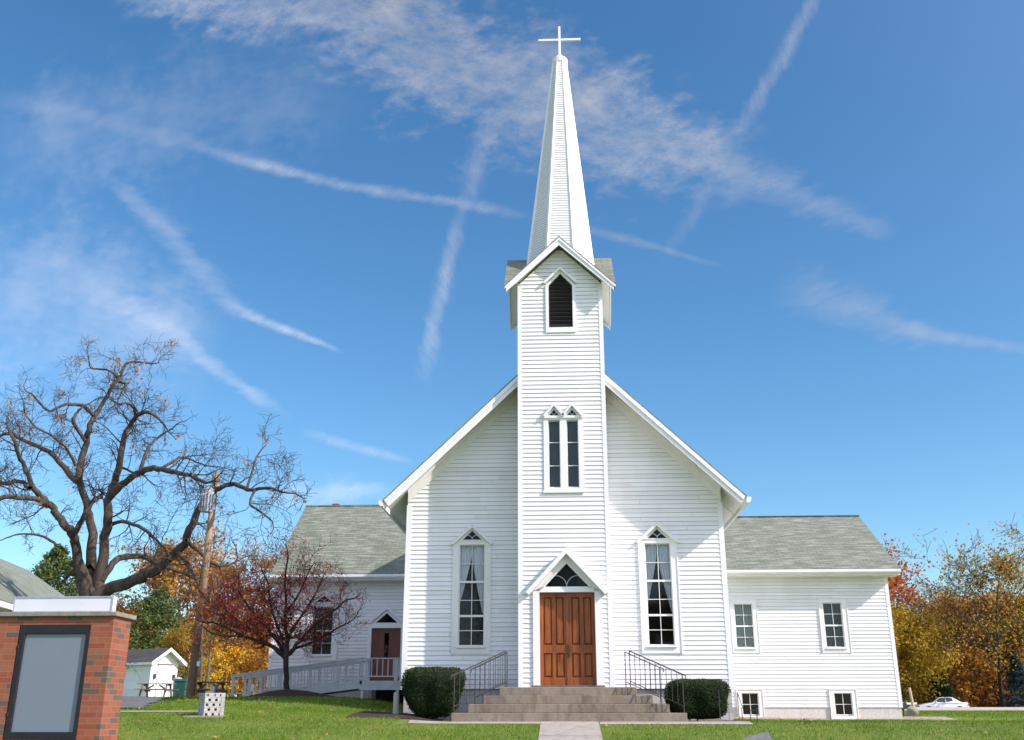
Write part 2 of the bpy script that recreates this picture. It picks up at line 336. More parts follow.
# ------------------------------------------------------------------ clapboard siding
S = .1143
brd = random.Random(77)
def siding(mb, o, u, n, z0, z1, xl, xr, holes=(), s=S, t=.0185):
    """lapped boards on the plane through o, along u, facing n; xl/xr(z) the ends; holes (z0,z1,a0,b0,a1,b1)"""
    o = np.array(o, float); u = np.array(u, float); n = np.array(n, float)
    zs = {z0, z1}; k = 1
    while z0+k*s < z1: zs.add(z0+k*s); k += 1
    for h in holes:
        for q in h[:2]:
            if z0 < q < z1: zs.add(q)
    zs = sorted(zs)
    def P(x, z, off): p = o+u*x+n*off; return (p[0], p[1], z)
    for a, b in zip(zs[:-1], zs[1:]):
        if b-a < 1e-5: continue
        k = math.floor((a-z0)/s+1e-6); base = z0+k*s
        oa = t*(1-(a-base)/s)+.001; ob = t*(1-min(1, (b-base)/s))+.001
        A0, B0, A1, B1 = xl(a), xr(a), xl(b), xr(b); iv = []; jr = random.Random(int(k*31+abs(o[0])*7+abs(o[1])*13)); x = min(A0, A1)+jr.uniform(.6, 3.2); prv = (A0, A1)
        while x < max(B0, B1)-.5:      # butt joints between the boards
            if x > max(A0, A1)+.3 and x < min(B0, B1)-.3: iv.append((prv[0], x-.0015, prv[1], x-.0015)); prv = (x+.0015, x+.0015)
            x += jr.uniform(2.2, 4.2)
        iv.append((prv[0], B0, prv[1], B1))
        for h in holes:
            if h[0] <= a+1e-6 and h[1] >= b-1e-6:
                H = h[1]-h[0]
                def L(v0, v1, z): return v0+(v1-v0)*(z-h[0])/H
                ha, hb, ha2, hb2 = L(h[2], h[4], a), L(h[3], h[5], a), L(h[2], h[4], b), L(h[3], h[5], b)
                new = []
                for (p, q, p2, q2) in iv:
                    if ha >= q or hb <= p: new.append((p, q, p2, q2)); continue
                    if ha > p: new.append((p, ha, p2, ha2))
                    if hb < q: new.append((hb, q, hb2, q2))
                iv = new
        for (p, q, p2, q2) in iv:
            if q-p < .004 and q2-p2 < .004: continue
            full = abs(b-base-s) < 1e-5 and b-a > .03
            g = .007 if full else 0
            pm, qm = p2+(p-p2)*g/(b-a), q2+(q-q2)*g/(b-a)
            vs = [P(p, a, oa), P(q, a, oa), P(qm, b-g, ob), P(pm, b-g, ob)]
            nf0 = len(mb.f)
            fs = [(0, 1, 2, 3)]
            if full:   # the shadow gap under the lap above
                vs += [P(qm, b-g, -.012), P(pm, b-g, -.012), P(q2, b, -.012), P(p2, b, -.012)]; fs += [(3, 2, 4, 5), (5, 4, 6, 7)]
            if abs(a-base) < 1e-5:
                k0 = len(vs); vs += [P(p, a, -.012), P(q, a, -.012)]; fs.append((k0, k0+1, 1, 0))
            mb.add(vs, fs)
            mb.rl += [brd.random()]*len(fs)

# ------------------------------------------------------------------ windows
def rake(mb, cx, zf, half, rise, thick, y0, y1):
    """the two sloping boards of a little gable: outer edge from (cx+-half, zf) to (cx, zf+rise)"""
    L = math.hypot(half, rise); tv = thick*L/half
    mb.prism([(cx-half, zf), (cx, zf+rise), (cx, zf+rise-tv), (cx-half+tv*half/rise*.6, zf-tv*.4+0.0)], 'y', y0, y1)
    mb.prism([(cx+half, zf), (cx+half-tv*half/rise*.6, zf-tv*.4), (cx, zf+rise-tv), (cx, zf+rise)], 'y', y0, y1)
def window(parent, Y, g, cas, rows, cols, trim='trim', glassm='glass', curtain=None, thickrails=(), sill=True, label=None, depth=.07, inner=.9):
    gx0, gx1, gz0, gz1 = g; cx0, cx1, cz0, cz1 = cas
    f = MB(); pr = .035
    f.box(cx0, gx0, Y-pr, Y+depth, cz0, cz1); f.box(gx1, cx1, Y-pr, Y+depth, cz0, cz1)
    f.box(gx0, gx1, Y-pr, Y+depth, gz1, cz1); f.box(gx0, gx1, Y-pr, Y+depth, cz0, gz0)
    # an outer moulding, a little prouder
    e = .022
    f.box(cx0-e, cx0, Y-pr-.02, Y, cz0, cz1); f.box(cx1, cx1+e, Y-pr-.02, Y, cz0, cz1); f.box(cx0-e, cx1+e, Y-pr-.02, Y, cz1, cz1+e)
    w = f.build('window', M[trim], parent)
    if label: w['label'] = label
    if sill:
        MB().box(gx0-.04, gx1+.04, Y-.08, Y+.03, gz0-.035, gz0+.012).build('sill', M[trim], w)
    sb = MB(); st = .022; ys = Y+depth*.55; ye = ys+.035
    for a, b, c, d in ((gx0, gx0+st, gz0+.012, gz1), (gx1-st, gx1, gz0+.012, gz1)): sb.box(a+.001, b-.001, ys, ye, c, d-.001)
    sb.box(gx0+st, gx1-st, ys, ye, gz1-st, gz1-.002); sb.box(gx0+st, gx1-st, ys, ye, gz0+.012, gz0+.012+st*1.3)
    for c in cols: sb.box(c-.008, c+.008, ys+.004, ye-.004, gz0+.04, gz1-.02)
    for r in rows:
        th = .026 if r in thickrails else .008
        sb.box(gx0+st, gx1-st, ys+(.0 if r in thickrails else .006), ye-(.0 if r in thickrails else .006), r-th, r+th)
    sb.build('sash', M['oldtrim' if trim == 'oldtrim' else 'trim'], w)
    MB().box(gx0+.004, gx1-.004, ys+.016, ys+.020, gz0+.01, gz1-.004).build('pane', M[glassm], w)
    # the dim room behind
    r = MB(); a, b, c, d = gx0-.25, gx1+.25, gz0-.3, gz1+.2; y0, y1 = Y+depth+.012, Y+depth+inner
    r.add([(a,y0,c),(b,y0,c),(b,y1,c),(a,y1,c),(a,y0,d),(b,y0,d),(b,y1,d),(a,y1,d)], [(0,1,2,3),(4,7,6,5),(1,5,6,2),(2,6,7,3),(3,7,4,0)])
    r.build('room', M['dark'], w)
    if curtain:
        kind, cm = curtain; cb = MB(); n = 44
        top = gz1+.03
        if kind == 'drape':
            zb = gz0+(gz1-gz0)*.33
            for side in (-1, 1):
                vs = []; nz = 16
                for i in range(nz+1):
                    t = i/nz; z = top+(zb-top)*t
                    W = (gx1-gx0)/2
                    inner_e = .015+(W*(.92+side*.10*math.sin(gx0*3)))*(max(0, t-.22-.05*side)/.78)**1.1
                    for j in range(n+1):
                        q = j/n; x = inner_e+(W+.02-inner_e)*q
                        vs.append(((gx0+gx1)/2+side*x, Y+depth+.06+.014*math.sin(q*31+side)*(1-.3*t), z))
                fs = [(i*(n+1)+j, i*(n+1)+j+1, (i+1)*(n+1)+j+1, (i+1)*(n+1)+j) for i in range(nz) for j in range(n)]
                cb.add(vs, fs)
        else:
            vs = []
            for z in (top, gz0-.02):
                for j in range(n+1): q = j/n; vs.append((gx0-.03+(gx1-gx0+.06)*q, Y+depth+.06+.012*math.sin(q*40), z))
            cb.add(vs, [(j, j+1, n+2+j, n+1+j) for j in range(n)])
        cb.build('curtain', M[cm], w, smooth=True)
    return w
def tri_light(parent, cx, z0, half, rise, Y, name='gable_light', arcs=True, cm='trim'):
    t = MB().prism([(cx-half, z0), (cx+half, z0), (cx, z0+rise)], 'y', Y, Y+.006).build(name, M['glassdark'], parent)
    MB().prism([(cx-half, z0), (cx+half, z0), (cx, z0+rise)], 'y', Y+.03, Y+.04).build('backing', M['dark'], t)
    if arcs:
        a = MB()
        for sd in (-1, 1):
            pts = []
            for k in range(9):
                th = math.pi/2*k/8*.95
                pts.append((cx+sd*half*.52*(1-math.cos(th)) if False else cx+sd*half*.50*math.sin(th*.98), Y-.012, z0+rise*.46*(1-math.cos(th))*1.0+ .0))
            # bars that rise from the foot of the middle and bend outwards
            pts = [(cx+sd*half*(.50*(1-math.cos(math.pi/2*k/8))), Y-.012, z0+rise*.48*math.sin(math.pi/2*k/8)) for k in range(9)]
            a.tube(pts, .009, 5)
        a.build('came', M['mullionlead'], t)
    return t

# ------------------------------------------------------------------ the church
P0 = 1.02; A = 4.08; ZB = .75; OV = .27
church = empty('church', (0, 0, 0), 'white clapboard church with tall octagonal steeple, gabled nave and two side wings', 'church')
SL = .962; ZT = 5.39; XT = 4.58; RIDGE = ZT+XT*SL; FD = .27
def nave_soffit(x): return ZT+(XT-abs(x))*SL-.13
X1 = lambda z: max(0.0, min(A, XT-(z-(ZT-.13-.20))/SL))
# openings in the nave front
nw = [(-2.37, 'L'), (2.39, 'R')]
holes = [(1.78, 4.30, c-.33, c+.33, c-.33, c+.33) for c, _ in nw]
mb = MB()
siding(mb, (0, P0, 0), (1, 0, 0), (0, -1, 0), ZB, 9.3, lambda z: -X1(z), lambda z: X1(z), holes)
for sx in (-1, 1):
    siding(mb, (sx*A, 0, 0), (0, 1, 0), (sx, 0, 0), ZB, 5.55, lambda z: P0, lambda z: 22.0)
siding(mb, (0, 22, 0), (1, 0, 0), (0, 1, 0), ZB, 9.3, lambda z: -X1(z), lambda z: X1(z))
mb.build('nave_wall', M['siding'], church)
mb = MB()
mb.box(-A+.05, A-.05, P0+.05, 21.9, -.6, ZB); mb.build('foundation', M['stonewall'], church)
mb = MB()
for x in (-A, A):
    sx = 1 if x > 0 else -1
    mb = MB(); mb.box(x-.11*sx if sx > 0 else x-.022, x+.022 if sx > 0 else x+.11, P0-.022, P0+.10, ZB-.02, 5.35)
    mb.build('corner_board', M['trim'], church)
# frieze under the raking soffit
mb = MB()
for s in (-1, 1):
    zf = lambda x: ZT+(XT-x)*SL-.13
    x0, x1 = 1.05, A; mb = MB()
    mb.prism([(s*x0, zf(x0)), (s*x1, zf(x1)), (s*x1, zf(x1)-.32), (s*x0, zf(x0)-.32)], 'y', P0-.04, P0+.02)
    mb.prism([(s*x0, zf(x0)), (s*x1, zf(x1)), (s*x1, zf(x1)-.09), (s*x0, zf(x0)-.09)], 'y', P0-.08, P0-.04)
    mb.build('frieze_board', M['oldtrim'], church)
# roof slabs with ridge along y
def slab(mb, pts, t):
    """pts: 4 top points; the slab hangs t below them (vertically)"""
    p = [np.array(q, float) for q in pts]; q = [a-np.array((0, 0, t)) for a in p]
    mb.add(p+q, [(0, 1, 2, 3), (7, 6, 5, 4), (0, 4, 5, 1), (1, 5, 6, 2), (2, 6, 7, 3), (3, 7, 4, 0)])
mb = MB(); sf = MB()
for s in (-1, 1):
    for (y0, y1, xin) in ((OV-.02, 2.20, 1.125), (2.20, 22.6, 0)):
        zi = ZT+(XT-xin)*SL
        slab(mb, [(s*(XT+.03), y0, ZT-.03*SL), (s*(XT+.03), y1, ZT-.03*SL), (s*xin, y1, zi), (s*xin, y0, zi)], .05)
        slab(sf, [(s*XT, y0+.05, ZT-.052), (s*XT, y1-.05 if y1 > 3 else y1, ZT-.052), (s*xin, y1-.05 if y1 > 3 else y1, zi-.052), (s*xin, y0+.05, zi-.052)], .075)
rf = mb.build('nave_roof', M['shingle_x'], church)
sf.build('soffit', M['oldtrim'], rf)
mb = MB()
for s in (-1, 1):
    xin = 1.125; mb = MB()
    for (y0, dz, th) in ((OV, 0.0, FD), (OV-.03, .0, .13)):
        zo, zi = ZT-.052, ZT+(XT-xin)*SL-.052
        xo = XT
        # plumb-cut lower end squared to the slope
        cut = th*.45
        mb.prism([(s*xo, zo), (s*xin, zi), (s*xin, zi-th), (s*(xo-cut), zo+cut*SL-th), ], 'y', y0, y0+.028)
    mb.build('rake_fascia', M['trim'], rf)
for s in (-1, 1):
    mb = MB(); mb.box(min(s*XT, s*(XT+.02)), max(s*XT, s*(XT+.02)), OV+.03, 22.5, ZT-.25, ZT-.06)
    mb.build('eave_board', M['trim'], rf)
for s in (-1, 1):
    mb = MB(); g = [(s*(XT+.022), ZT-.20), (s*(XT+.10), ZT-.20), (s*(XT+.145), ZT-.13), (s*(XT+.145), ZT-.055), (s*(XT+.13), ZT-.055), (s*(XT+.13), ZT-.13), (s*(XT+.095), ZT-.185), (s*(XT+.035), ZT-.185), (s*(XT+.035), ZT-.06), (s*(XT+.022), ZT-.06)]
    n = len(g); vs = [(x, OV, z) for x, z in g]+[(x, 22.5, z) for x, z in g]
    mb.add(vs, [(i, i+n, (i+1) % n+n, (i+1) % n) for i in range(n)])
    mb.prism([(g[0][0], g[0][1]), (g[1][0], g[1][1]), (g[2][0], g[2][1]), (g[3][0], g[3][1]), (g[9][0], g[9][1])], 'y', OV-.004, OV)
    mb.build('gutter', M['trim'], rf)

# nave windows
for c, side in nw:
    w = window(church, P0, (c-.325, c+.325, 1.76, 4.30), (c-.475, c+.475, 1.58, 4.40), (3.82, 3.36, 2.90, 2.51, 2.15), (c,), 'oldtrim' if c < 0 else 'trim', 'glass', ('drape', 'curtain'), (3.36, 2.51))
    w['label'] = 'tall gabled window left of the tower' if c < 0 else 'tall gabled window right of the tower'
    mb = MB(); mb.prism([(c-.42, 4.41), (c+.42, 4.41), (c, 4.80)], 'y', P0-.03, P0+.01); hd = mb.build('pediment', M['oldtrim'], w)
    mb = MB(); rake(mb, c, 4.33, .55, .50, .07, P0-.12, P0); mb.build('hood', M['oldtrim'], hd)
    tri_light(w, c, 4.43, .235, .225, P0-.045)
# ---- tower
TW = 1.115; TC = 1.12; ZR = 12.42; TS = .966; HS = 1.46
tz = lambda x: ZR-abs(x)*TS
mb = MB()
DX = .05
tx = lambda z: min(TW, max(0, (ZR-.20-z)/TS))
holes = [(.70, 3.05, DX-.68, DX+.68, DX-.68, DX+.68), (3.05, 3.66, DX-.58, DX+.58, DX-.0, DX+.0),
         (5.55, 7.36, -.355, .415, -.355, .415), (9.89, 11.10, -.30, .335, -.30, .335), (11.10, 11.44, -.30, .335, .015, .02)]
siding(mb, (0, 0, 0), (1, 0, 0), (0, -1, 0), ZB+.005, 12.15, lambda z: -tx(z), lambda z: tx(z), holes)
siding(mb, (0, 2*TC, 0), (1, 0, 0), (0, 1, 0), 6.5, 12.15, lambda z: -tx(z), lambda z: tx(z))
for s in (-1, 1):
    siding(mb, (s*TW, TC, 0), (0, 1, 0), (s, 0, 0), ZB, 12.15, lambda z: -min(TC, (ZR-.20-z)/TS), lambda z: min(TC, (ZR-.20-z)/TS))
tower = mb.build('tower_wall', M['siding'], church)
mb = MB()
for s in (-1, 1):
    for y, sy in ((0, -1), (2*TC, 1)):
        xa, xb = sorted((s*(TW-.085), s*(TW+.022))); ya, yb = sorted((y+sy*.022, y-sy*.07))
        mb = MB(); mb.box(xa, xb, ya, yb, ZB+.005 if sy < 0 else 6.5, 11.12)
        mb.build('corner_board', M['trim'], tower)
# belfry cross gable
mb = MB(); so = MB(); fas = []
C0 = np.array((0, TC, 0.)); H = HS
def rot4(k): a = k*math.pi/2; return np.array([[math.cos(a), -math.sin(a), 0], [math.sin(a), math.cos(a), 0], [0, 0, 1]])
for k in range(4):
    Rm = rot4(k)
    def T(x, y, z): return C0+Rm@np.array((x, y, z))
    for s in (-1, 1):
        e = .02; fa = MB()
        tri = [T(0, -H-e, ZR), T(s*H, -H-e, ZR-H*TS), T(0, 0, ZR)]
        lo = [p-np.array((0, 0, .045)) for p in tri]
        mb.add(tri+lo, [(0, 1, 2), (5, 4, 3), (0, 3, 4, 1), (1, 4, 5, 2)])
        tri = [T(0, -H+.03, ZR-.047), T(s*(H-.03), -H+.03, ZR-.047-H*TS), T(0, 0, ZR-.047)]
        lo = [p-np.array((0, 0, .05)) for p in tri]
        so.add(tri+lo, [(0, 1, 2), (5, 4, 3), (0, 3, 4, 1), (1, 4, 5, 2)])
        for (yy, th, z0) in ((-H, .215, -.046), (-H-.022, .08, -.046)):
            q = [(0, ZR+z0), (s*H, ZR-H*TS+z0), (s*H, ZR-H*TS+z0-th*.8), (0, ZR+z0-th)]
            vs = [T(x, yy, z) for x, z in q]+[T(x, yy+.022, z) for x, z in q]
            fa.add(vs, [(0, 1, 2, 3), (7, 6, 5, 4), (0, 4, 5, 1), (1, 5, 6, 2), (2, 6, 7, 3), (3, 7, 4, 0)])
        fas.append(fa)
tr = mb.build('belfry_roof', M['shingle_tower'], tower)
so.build('soffit', M['oldtrim'], tr); [fa.build('rake_fascia', M['trim'], tr) for fa in fas]
# belfry louvre
mb = MB(); cx = .017; hw = .318
for (a, b) in ((cx-hw-.085, cx-hw), (cx+hw, cx+hw+.085)): mb.box(a, b, -.045, .05, 9.886, 11.10)
mb.box(cx-hw-.085, cx+hw+.085, -.045, .05, 9.74, 9.885)
L = math.hypot(1, 1.1); 
for s in (-1, 1):
    mb.prism([(cx+s*(hw+.085), 11.10), (cx, 11.56), (cx, 11.45), (cx+s*hw, 11.10)], 'y', -.045, .05)
lw = mb.build('louvred_opening', M['trim'], tower)
mb = MB()
for z in np.arange(9.95, 11.42, .11):
    h = hw-.01 if z < 11.06 else max(.02, hw*(11.45-z)/.36-.02)
    mb.obox((cx, .02, z), (h, 0, 0), (0, .035, -.03), (0, .004, .005))
mb.build('louvre_slats', M['louver'], lw)
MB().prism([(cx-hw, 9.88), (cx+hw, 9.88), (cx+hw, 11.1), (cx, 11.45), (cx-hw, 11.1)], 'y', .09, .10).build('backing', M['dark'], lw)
mb = MB(); rake(mb, cx, 11.17, .47, .46, .065, -.12, 0.0); mb.build('hood', M['oldtrim'], lw)
# tower double window
tw = MB(); zc0, zc1 = 5.44, 7.42
for (a, b) in ((-.475, -.355), (-.055, .115), (.415, .535)): tw.box(a, b, -.04, .06, zc0, zc1)
for (a, b) in ((-.355, -.055), (.115, .415)): tw.box(a, b, -.04, .06, zc0, 5.55); tw.box(a, b, -.04, .06, 7.33, zc1)
tw.box(-.50, .56, -.075, -.04, 7.37, 7.43); tw.box(-.50, .56, -.06, -.04, 5.42, 5.47)
twin = tw.build('window', M['trim'], tower); twin['label'] = 'double lancet window halfway up the tower'
sb = MB(); pn = MB()
for (a, b) in ((-.355, -.055), (.115, .415)):
    sb.box(a, a+.02, .03, .055, 5.55, 7.33); sb.box(b-.02, b, .03, .055, 5.55, 7.33); sb.box(a+.02, b-.02, .03, .055, 7.30, 7.329); sb.box(a+.02, b-.02, .03, .055, 5.551, 5.585)
    for z in (6.13, 6.74): sb.box(a+.02, b-.02, .032, .053, z-.011, z+.011)
    pn.box(a+.003, b-.003, .042, .046, 5.56, 7.325)
sb.build('sash', M['mullionlead'], twin); pn.build('pane', M['glass'], twin)
cu = MB()
cu.box(-.40, .46, .10, .11, 5.5, 7.40); cu.build('shade', M['curtaind'], twin)
for c in (-.2025, .2625):
    mb = MB(); mb.prism([(c-.235, 7.43), (c+.235, 7.43), (c, 7.71)], 'y', -.03, 0); pd = mb.build('pediment', M['trim'], twin)
    mb = MB(); rake(mb, c, 7.43, .30 if False else .285, .34, .055, -.12, -.0); mb.build('hood', M['oldtrim'], pd)
    tri_light(twin, c, 7.455, .12, .14, -.04, arcs=False)
    a = MB(); a.tube([(c, -.05, 7.46), (c-.06, -.05, 7.52)], .007, 4); a.tube([(c, -.05, 7.46), (c+.06, -.05, 7.52)], .007, 4); a.build('came', M['mullionlead'], twin)
# ---- spire
SPX0, SPX1 = .02, .12; SZ0, SZ1 = 11.5, 19.0; AP0, AP1 = .965, .195
spm = MB(); trm = MB()
def oct_pt(k, z, extra=0):
    t = (z-SZ0)/(SZ1-SZ0); ap = AP0+(AP1-AP0)*t+extra; r = ap/math.cos(math.pi/8); a = math.pi/8+k*math.pi/4
    return np.array((SPX0+(SPX1-SPX0)*t+r*math.cos(a), TC+r*math.sin(a), z))
z = SZ0; sp_s = .083
while z < SZ1-.01:
    z2 = min(z+sp_s, SZ1)
    for k in range(8):
        a, b = oct_pt(k, z, .013), oct_pt(k+1, z, .013); c, d = oct_pt(k+1, z2), oct_pt(k, z2); a0, b0 = oct_pt(k, z), oct_pt(k+1, z)
        spm.add([a, b, c, d, a0, b0], [(0, 1, 2, 3), (4, 5, 1, 0)])
    z = z2
spire = spm.build('spire', M['siding'], church)
for k in range(8): trm.tube([oct_pt(k, SZ0, -.012), oct_pt(k, SZ1, -.008)], [.062, .034], 6)
trm.build('hip_trim', M['trim'], spire)
cap = MB(); tx_ = SPX1
cap.lathe((tx_, TC, SZ1-.03), [(.20, -.02), (.24, 0), (.24, .15), (.21, .18), (.10, .29), (.05, .36), (.04, .40)], 16)
cap = cap.build('spire_cap', M['trim'], spire, smooth=False)
mb = MB(); mb.box(tx_-.036, tx_+.036, TC-.036, TC+.036, 19.3, 20.36); mb.box(tx_-.65, tx_-.037, TC-.036, TC+.036, 19.83, 19.905); mb.box(tx_+.037, tx_+.65, TC-.036, TC+.036, 19.83, 19.905)
bevel(mb.build('cross', M['trim'], church), .008)
# ---- main door
mb = MB()
mb.box(DX-.83, DX-.67, -.05, .16, .80, 2.99); mb.box(DX+.67, DX+.83, -.05, .16, .80, 2.99); mb.box(DX-.67, DX+.67, -.04, .16, 2.97, 3.10)
frame = mb.build('door_frame', M['trim'], church)
mb = MB(); rake(mb, DX, 2.95, 1.0, 1.07, .10, -.26, 0); mb.build('hood', M['trim'], frame)
mb = MB()
for s in (-1, 1):
    mb.prism([(DX+s*.90, 2.95), (DX, 3.90), (DX, 3.66), (DX+s*.555, 3.10), (DX+s*.83, 3.0)], 'y', -.07, -.001)
mb.build('inner_board', M['oldtrim'], frame)
mb = MB()
for s in (-1, 1): mb.prism([(DX+s*.60, 3.08), (DX, 3.72), (DX, 3.655), (DX+s*.535, 3.10)], 'y', -.10, -.072)
mb.build('moulding', M['oldtrim'], frame)
tri_light(frame, DX, 3.105, .545, .55, .01, 'transom_light')
mb = MB(); mb.box(DX-.86, DX+.86, -.16, .2, .757, .80); mb.build('threshold', M['oldwood'], frame)
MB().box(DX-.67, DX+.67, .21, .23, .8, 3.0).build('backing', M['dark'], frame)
for s in (-1, 1):
    x0, x1 = (DX-.668, DX-.006) if s < 0 else (DX+.006, DX+.668)
    W = x1-x0; z0, z1 = .803, 2.967; Hh = z1-z0
    pans = []
    for (a, b) in ((.13, .45), (.57, .89)):
        for (c, d) in ((.085, .345), (.43, .955)): pans.append((x0+a*W, x0+b*W, z0+c*Hh, z0+d*Hh))
    mb = MB(); y0, y1 = .13, .18
    xs = sorted({x0, x1}|{p[0] for p in pans}|{p[1] for p in pans}); zs = sorted({z0, z1}|{p[2] for p in pans}|{p[3] for p in pans})
    for i in range(len(xs)-1):
        for j in range(len(zs)-1):
            cxm, czm = (xs[i]+xs[i+1])/2, (zs[j]+zs[j+1])/2
            if not any(p[0] < cxm < p[1] and p[2] < czm < p[3] for p in pans): mb.box(xs[i], xs[i+1], y0, y1, zs[j], zs[j+1])
    for p in pans:
        a, b, c, d = p; q = .045
        vs = [(a, y0+.032, c), (b, y0+.032, c), (b, y0+.032, d), (a, y0+.032, d), (a+.015, y0+.040, c+.015), (b-.015, y0+.040, c+.015), (b-.015, y0+.040, d-.015), (a+.015, y0+.040, d-.015),
              (a+q, y0+.012, c+q), (b-q, y0+.012, c+q), (b-q, y0+.012, d-q), (a+q, y0+.012, d-q)]
        mb.add(vs, [(0, 1, 5, 4), (1, 2, 6, 5), (2, 3, 7, 6), (3, 0, 4, 7), (4, 5, 9, 8), (5, 6, 10, 9), (6, 7, 11, 10), (7, 4, 8, 11), (8, 9, 10, 11)])
    dl = mb.build('door', M['door'], church)
    dl['label'] = 'left leaf of the varnished double door' if s < 0 else 'right leaf of the varnished double door, with the lock'
    if s > 0:
        MB().box(DX-.03, DX+.035, y0-.02, y0+.001, z0+.005, z1-.03).build('astragal', M['door'], dl)
        h = MB(); h.box(DX+.0, DX+.055, y0-.032, y0-.021, 1.45, 1.75); h.tube([(DX+.028, y0-.03, 1.70), (DX+.028, y0-.085, 1.68), (DX+.028, y0-.085, 1.52), (DX+.028, y0-.03, 1.50)], .009, 6)
        h.build('handle', M['brass'], dl)
# ---- wings
def wing(side, x_out, zg_out, ridge_y, ridge_z, eave_z, zb, holes, name, x_eave, wl):
    Yf = 9.7; Yb = 2*ridge_y-Yf; ye = 9.12
    sl = (ridge_z-eave_z)/(ridge_y-ye)
    mb = MB(); xin = side*4.1; xo = side*x_out
    a, b = sorted((xin, xo))
    siding(mb, (0, Yf, 0), (1, 0, 0), (0, -1, 0), zb, eave_z-.02, lambda z: a, lambda z: b, holes)
    zt = lambda y: ridge_z-abs(y-ridge_y)*sl-.1
    hwid = ridge_y-Yf
    lim = lambda z: min(hwid, max(0, (ridge_z-.1-z)/sl))
    siding(mb, (xo, ridge_y, 0), (0, 1, 0), (side, 0, 0), zb, ridge_z-.15, lambda z: -lim(z), lambda z: lim(z))
    siding(mb, (0, Yb, 0), (1, 0, 0), (0, 1, 0), zb, eave_z-.02, lambda z: a, lambda z: b)
    w = mb.build(name, M['siding'], church); w['label'] = wl
    mb = MB(); aa, bb = sorted((xin, xo-side*.02))
    fh = sorted([(h[2], h[3]) for h in holes if h[0] <= zb+.01]) if zb < .5 else []
    xc = aa
    for (ha, hb) in fh: mb.box(xc, ha-.04, Yf+.012, Yf+.25, -.5, zb); mb.box(ha-.04, hb+.04, Yf+.012, Yf+.25, -.5, .04); xc = hb+.04
    mb.box(xc, bb, Yf+.012, Yf+.25, -.5, zb)
    if fh: mb.box(aa, bb, Yb-.3, Yb-.012, -.5, zb); mb.box(bb-.25, bb-.001, Yf+.2505, Yb-.3, -.5, zb)
    else: mb.box(aa, bb, Yf+.2505, Yb-.012, -.5, zb)
    mb.build('foundation', M['footing'], w)
    mb = MB(); c0, c1 = sorted((xo-side*.10, xo+side*.022)); mb.box(c0, c1, Yf-.022, Yf+.10, zb-.01, eave_z-.1); mb.build('corner_board', M['trim'], w)
    # roof
    mb = MB(); so = MB(); xe = side*x_eave; xr0 = side*4.12 if True else 0
    for (y_e, s2) in ((ye, 1), (2*ridge_y-ye, -1)):
        # runs on under the nave roof
        xin2 = side*2.6
        slab(mb, [(xe, y_e, eave_z), (xin2 if False else side*4.1, y_e, eave_z), (side*4.1, ridge_y, ridge_z), (xe, ridge_y, ridge_z)], .04)
        slab(so, [(xe-side*.03, y_e+s2*.03, eave_z-.042+.03*sl), (side*4.1, y_e+s2*.03, eave_z-.042+.03*sl), (side*4.1, ridge_y, ridge_z-.042), (xe-side*.03, ridge_y, ridge_z-.042)], .06)
    r = mb.build('wing_roof', M['shingle'], w); so.build('soffit', M['trim'], r)
    mb = MB(); q0, q1 = sorted((side*4.1, xe)); mb.box(q0, q1, ye+.03, ye+.055, eave_z-.22, eave_z-.045); mb.box(q0, q1, ye+.056, Yf, eave_z-.215, eave_z-.195)
    q2, q3 = sorted((xe-side*.03, xe)); 
    mb.prism([(ye+.03, eave_z-.044), (ridge_y, ridge_z-.044), (ridge_y, ridge_z-.24), (ye+.06, eave_z-.22)], 'x', q2, q3)
    mb.prism([(2*ridge_y-ye-.03, eave_z-.044), (ridge_y, ridge_z-.044), (ridge_y, ridge_z-.24), (2*ridge_y-ye-.06, eave_z-.22)], 'x', q2, q3)
    mb.build('fascia', M['trim'], r)
    g = MB(); P = [(ye+.028, eave_z-.17), (ye-.05, eave_z-.17), (ye-.09, eave_z-.12), (ye-.09, eave_z-.04), (ye-.078, eave_z-.04), (ye-.078, eave_z-.11), (ye-.045, eave_z-.155), (ye+.015, eave_z-.155), (ye+.015, eave_z-.05), (ye+.028, eave_z-.05)]
    n = len(P); vs = [(q0, y, z) for y, z in P]+[(q1, y, z) for y, z in P]; g.add(vs, [(i, i+n, (i+1) % n+n, (i+1) % n) for i in range(n)])
    g.prism([P[0], P[1], P[2], P[3], P[9]], 'x', xe-.002, xe+.002)
    g.build('gutter', M['trim'], r)
    mb = MB(); mb.box(*sorted((side*4.1, xe)), ridge_y-.08, ridge_y+.08, ridge_z-.04, ridge_z+.016); mb.build('ridge_cap', M['shingle_shed' if side > 0 else 'shingle'], r)
    return w
hr = [(2.21, 3.64, 5.66, 6.26, 5.66, 6.26), (2.21, 3.66, 8.59, 9.20, 8.59, 9.20), (.36, .80, 5.70, 6.24, 5.70, 6.24), (.36, .80, 8.67, 9.23, 8.67, 9.23)]
wr = wing(1, 10.79, 0, 13.0, 7.18, 4.72, .36, hr, 'wing_wall', 11.08, 'right wing wall with two sash windows over two basement windows')
hl = [(2.02, 3.62, -8.56, -7.88, -8.56, -7.88), (1.13, 2.90, -6.53, -5.53, -6.53, -5.53)]
wl_ = wing(-1, 9.97, 0, 13.2, 7.80, 4.66, 1.0, hl, 'wing_wall', 9.99, 'left wing wall in shade, with one window and a brown side door')
Yw = 9.7
window(wr, Yw, (5.66, 6.26, 2.21, 3.64), (5.55, 6.40, 2.05, 3.77), (3.28, 2.92, 2.56), (5.96,), curtain=('flat', 'curtaing'), thickrails=(2.92,), label='right wing window nearest the nave, with pale green curtain')
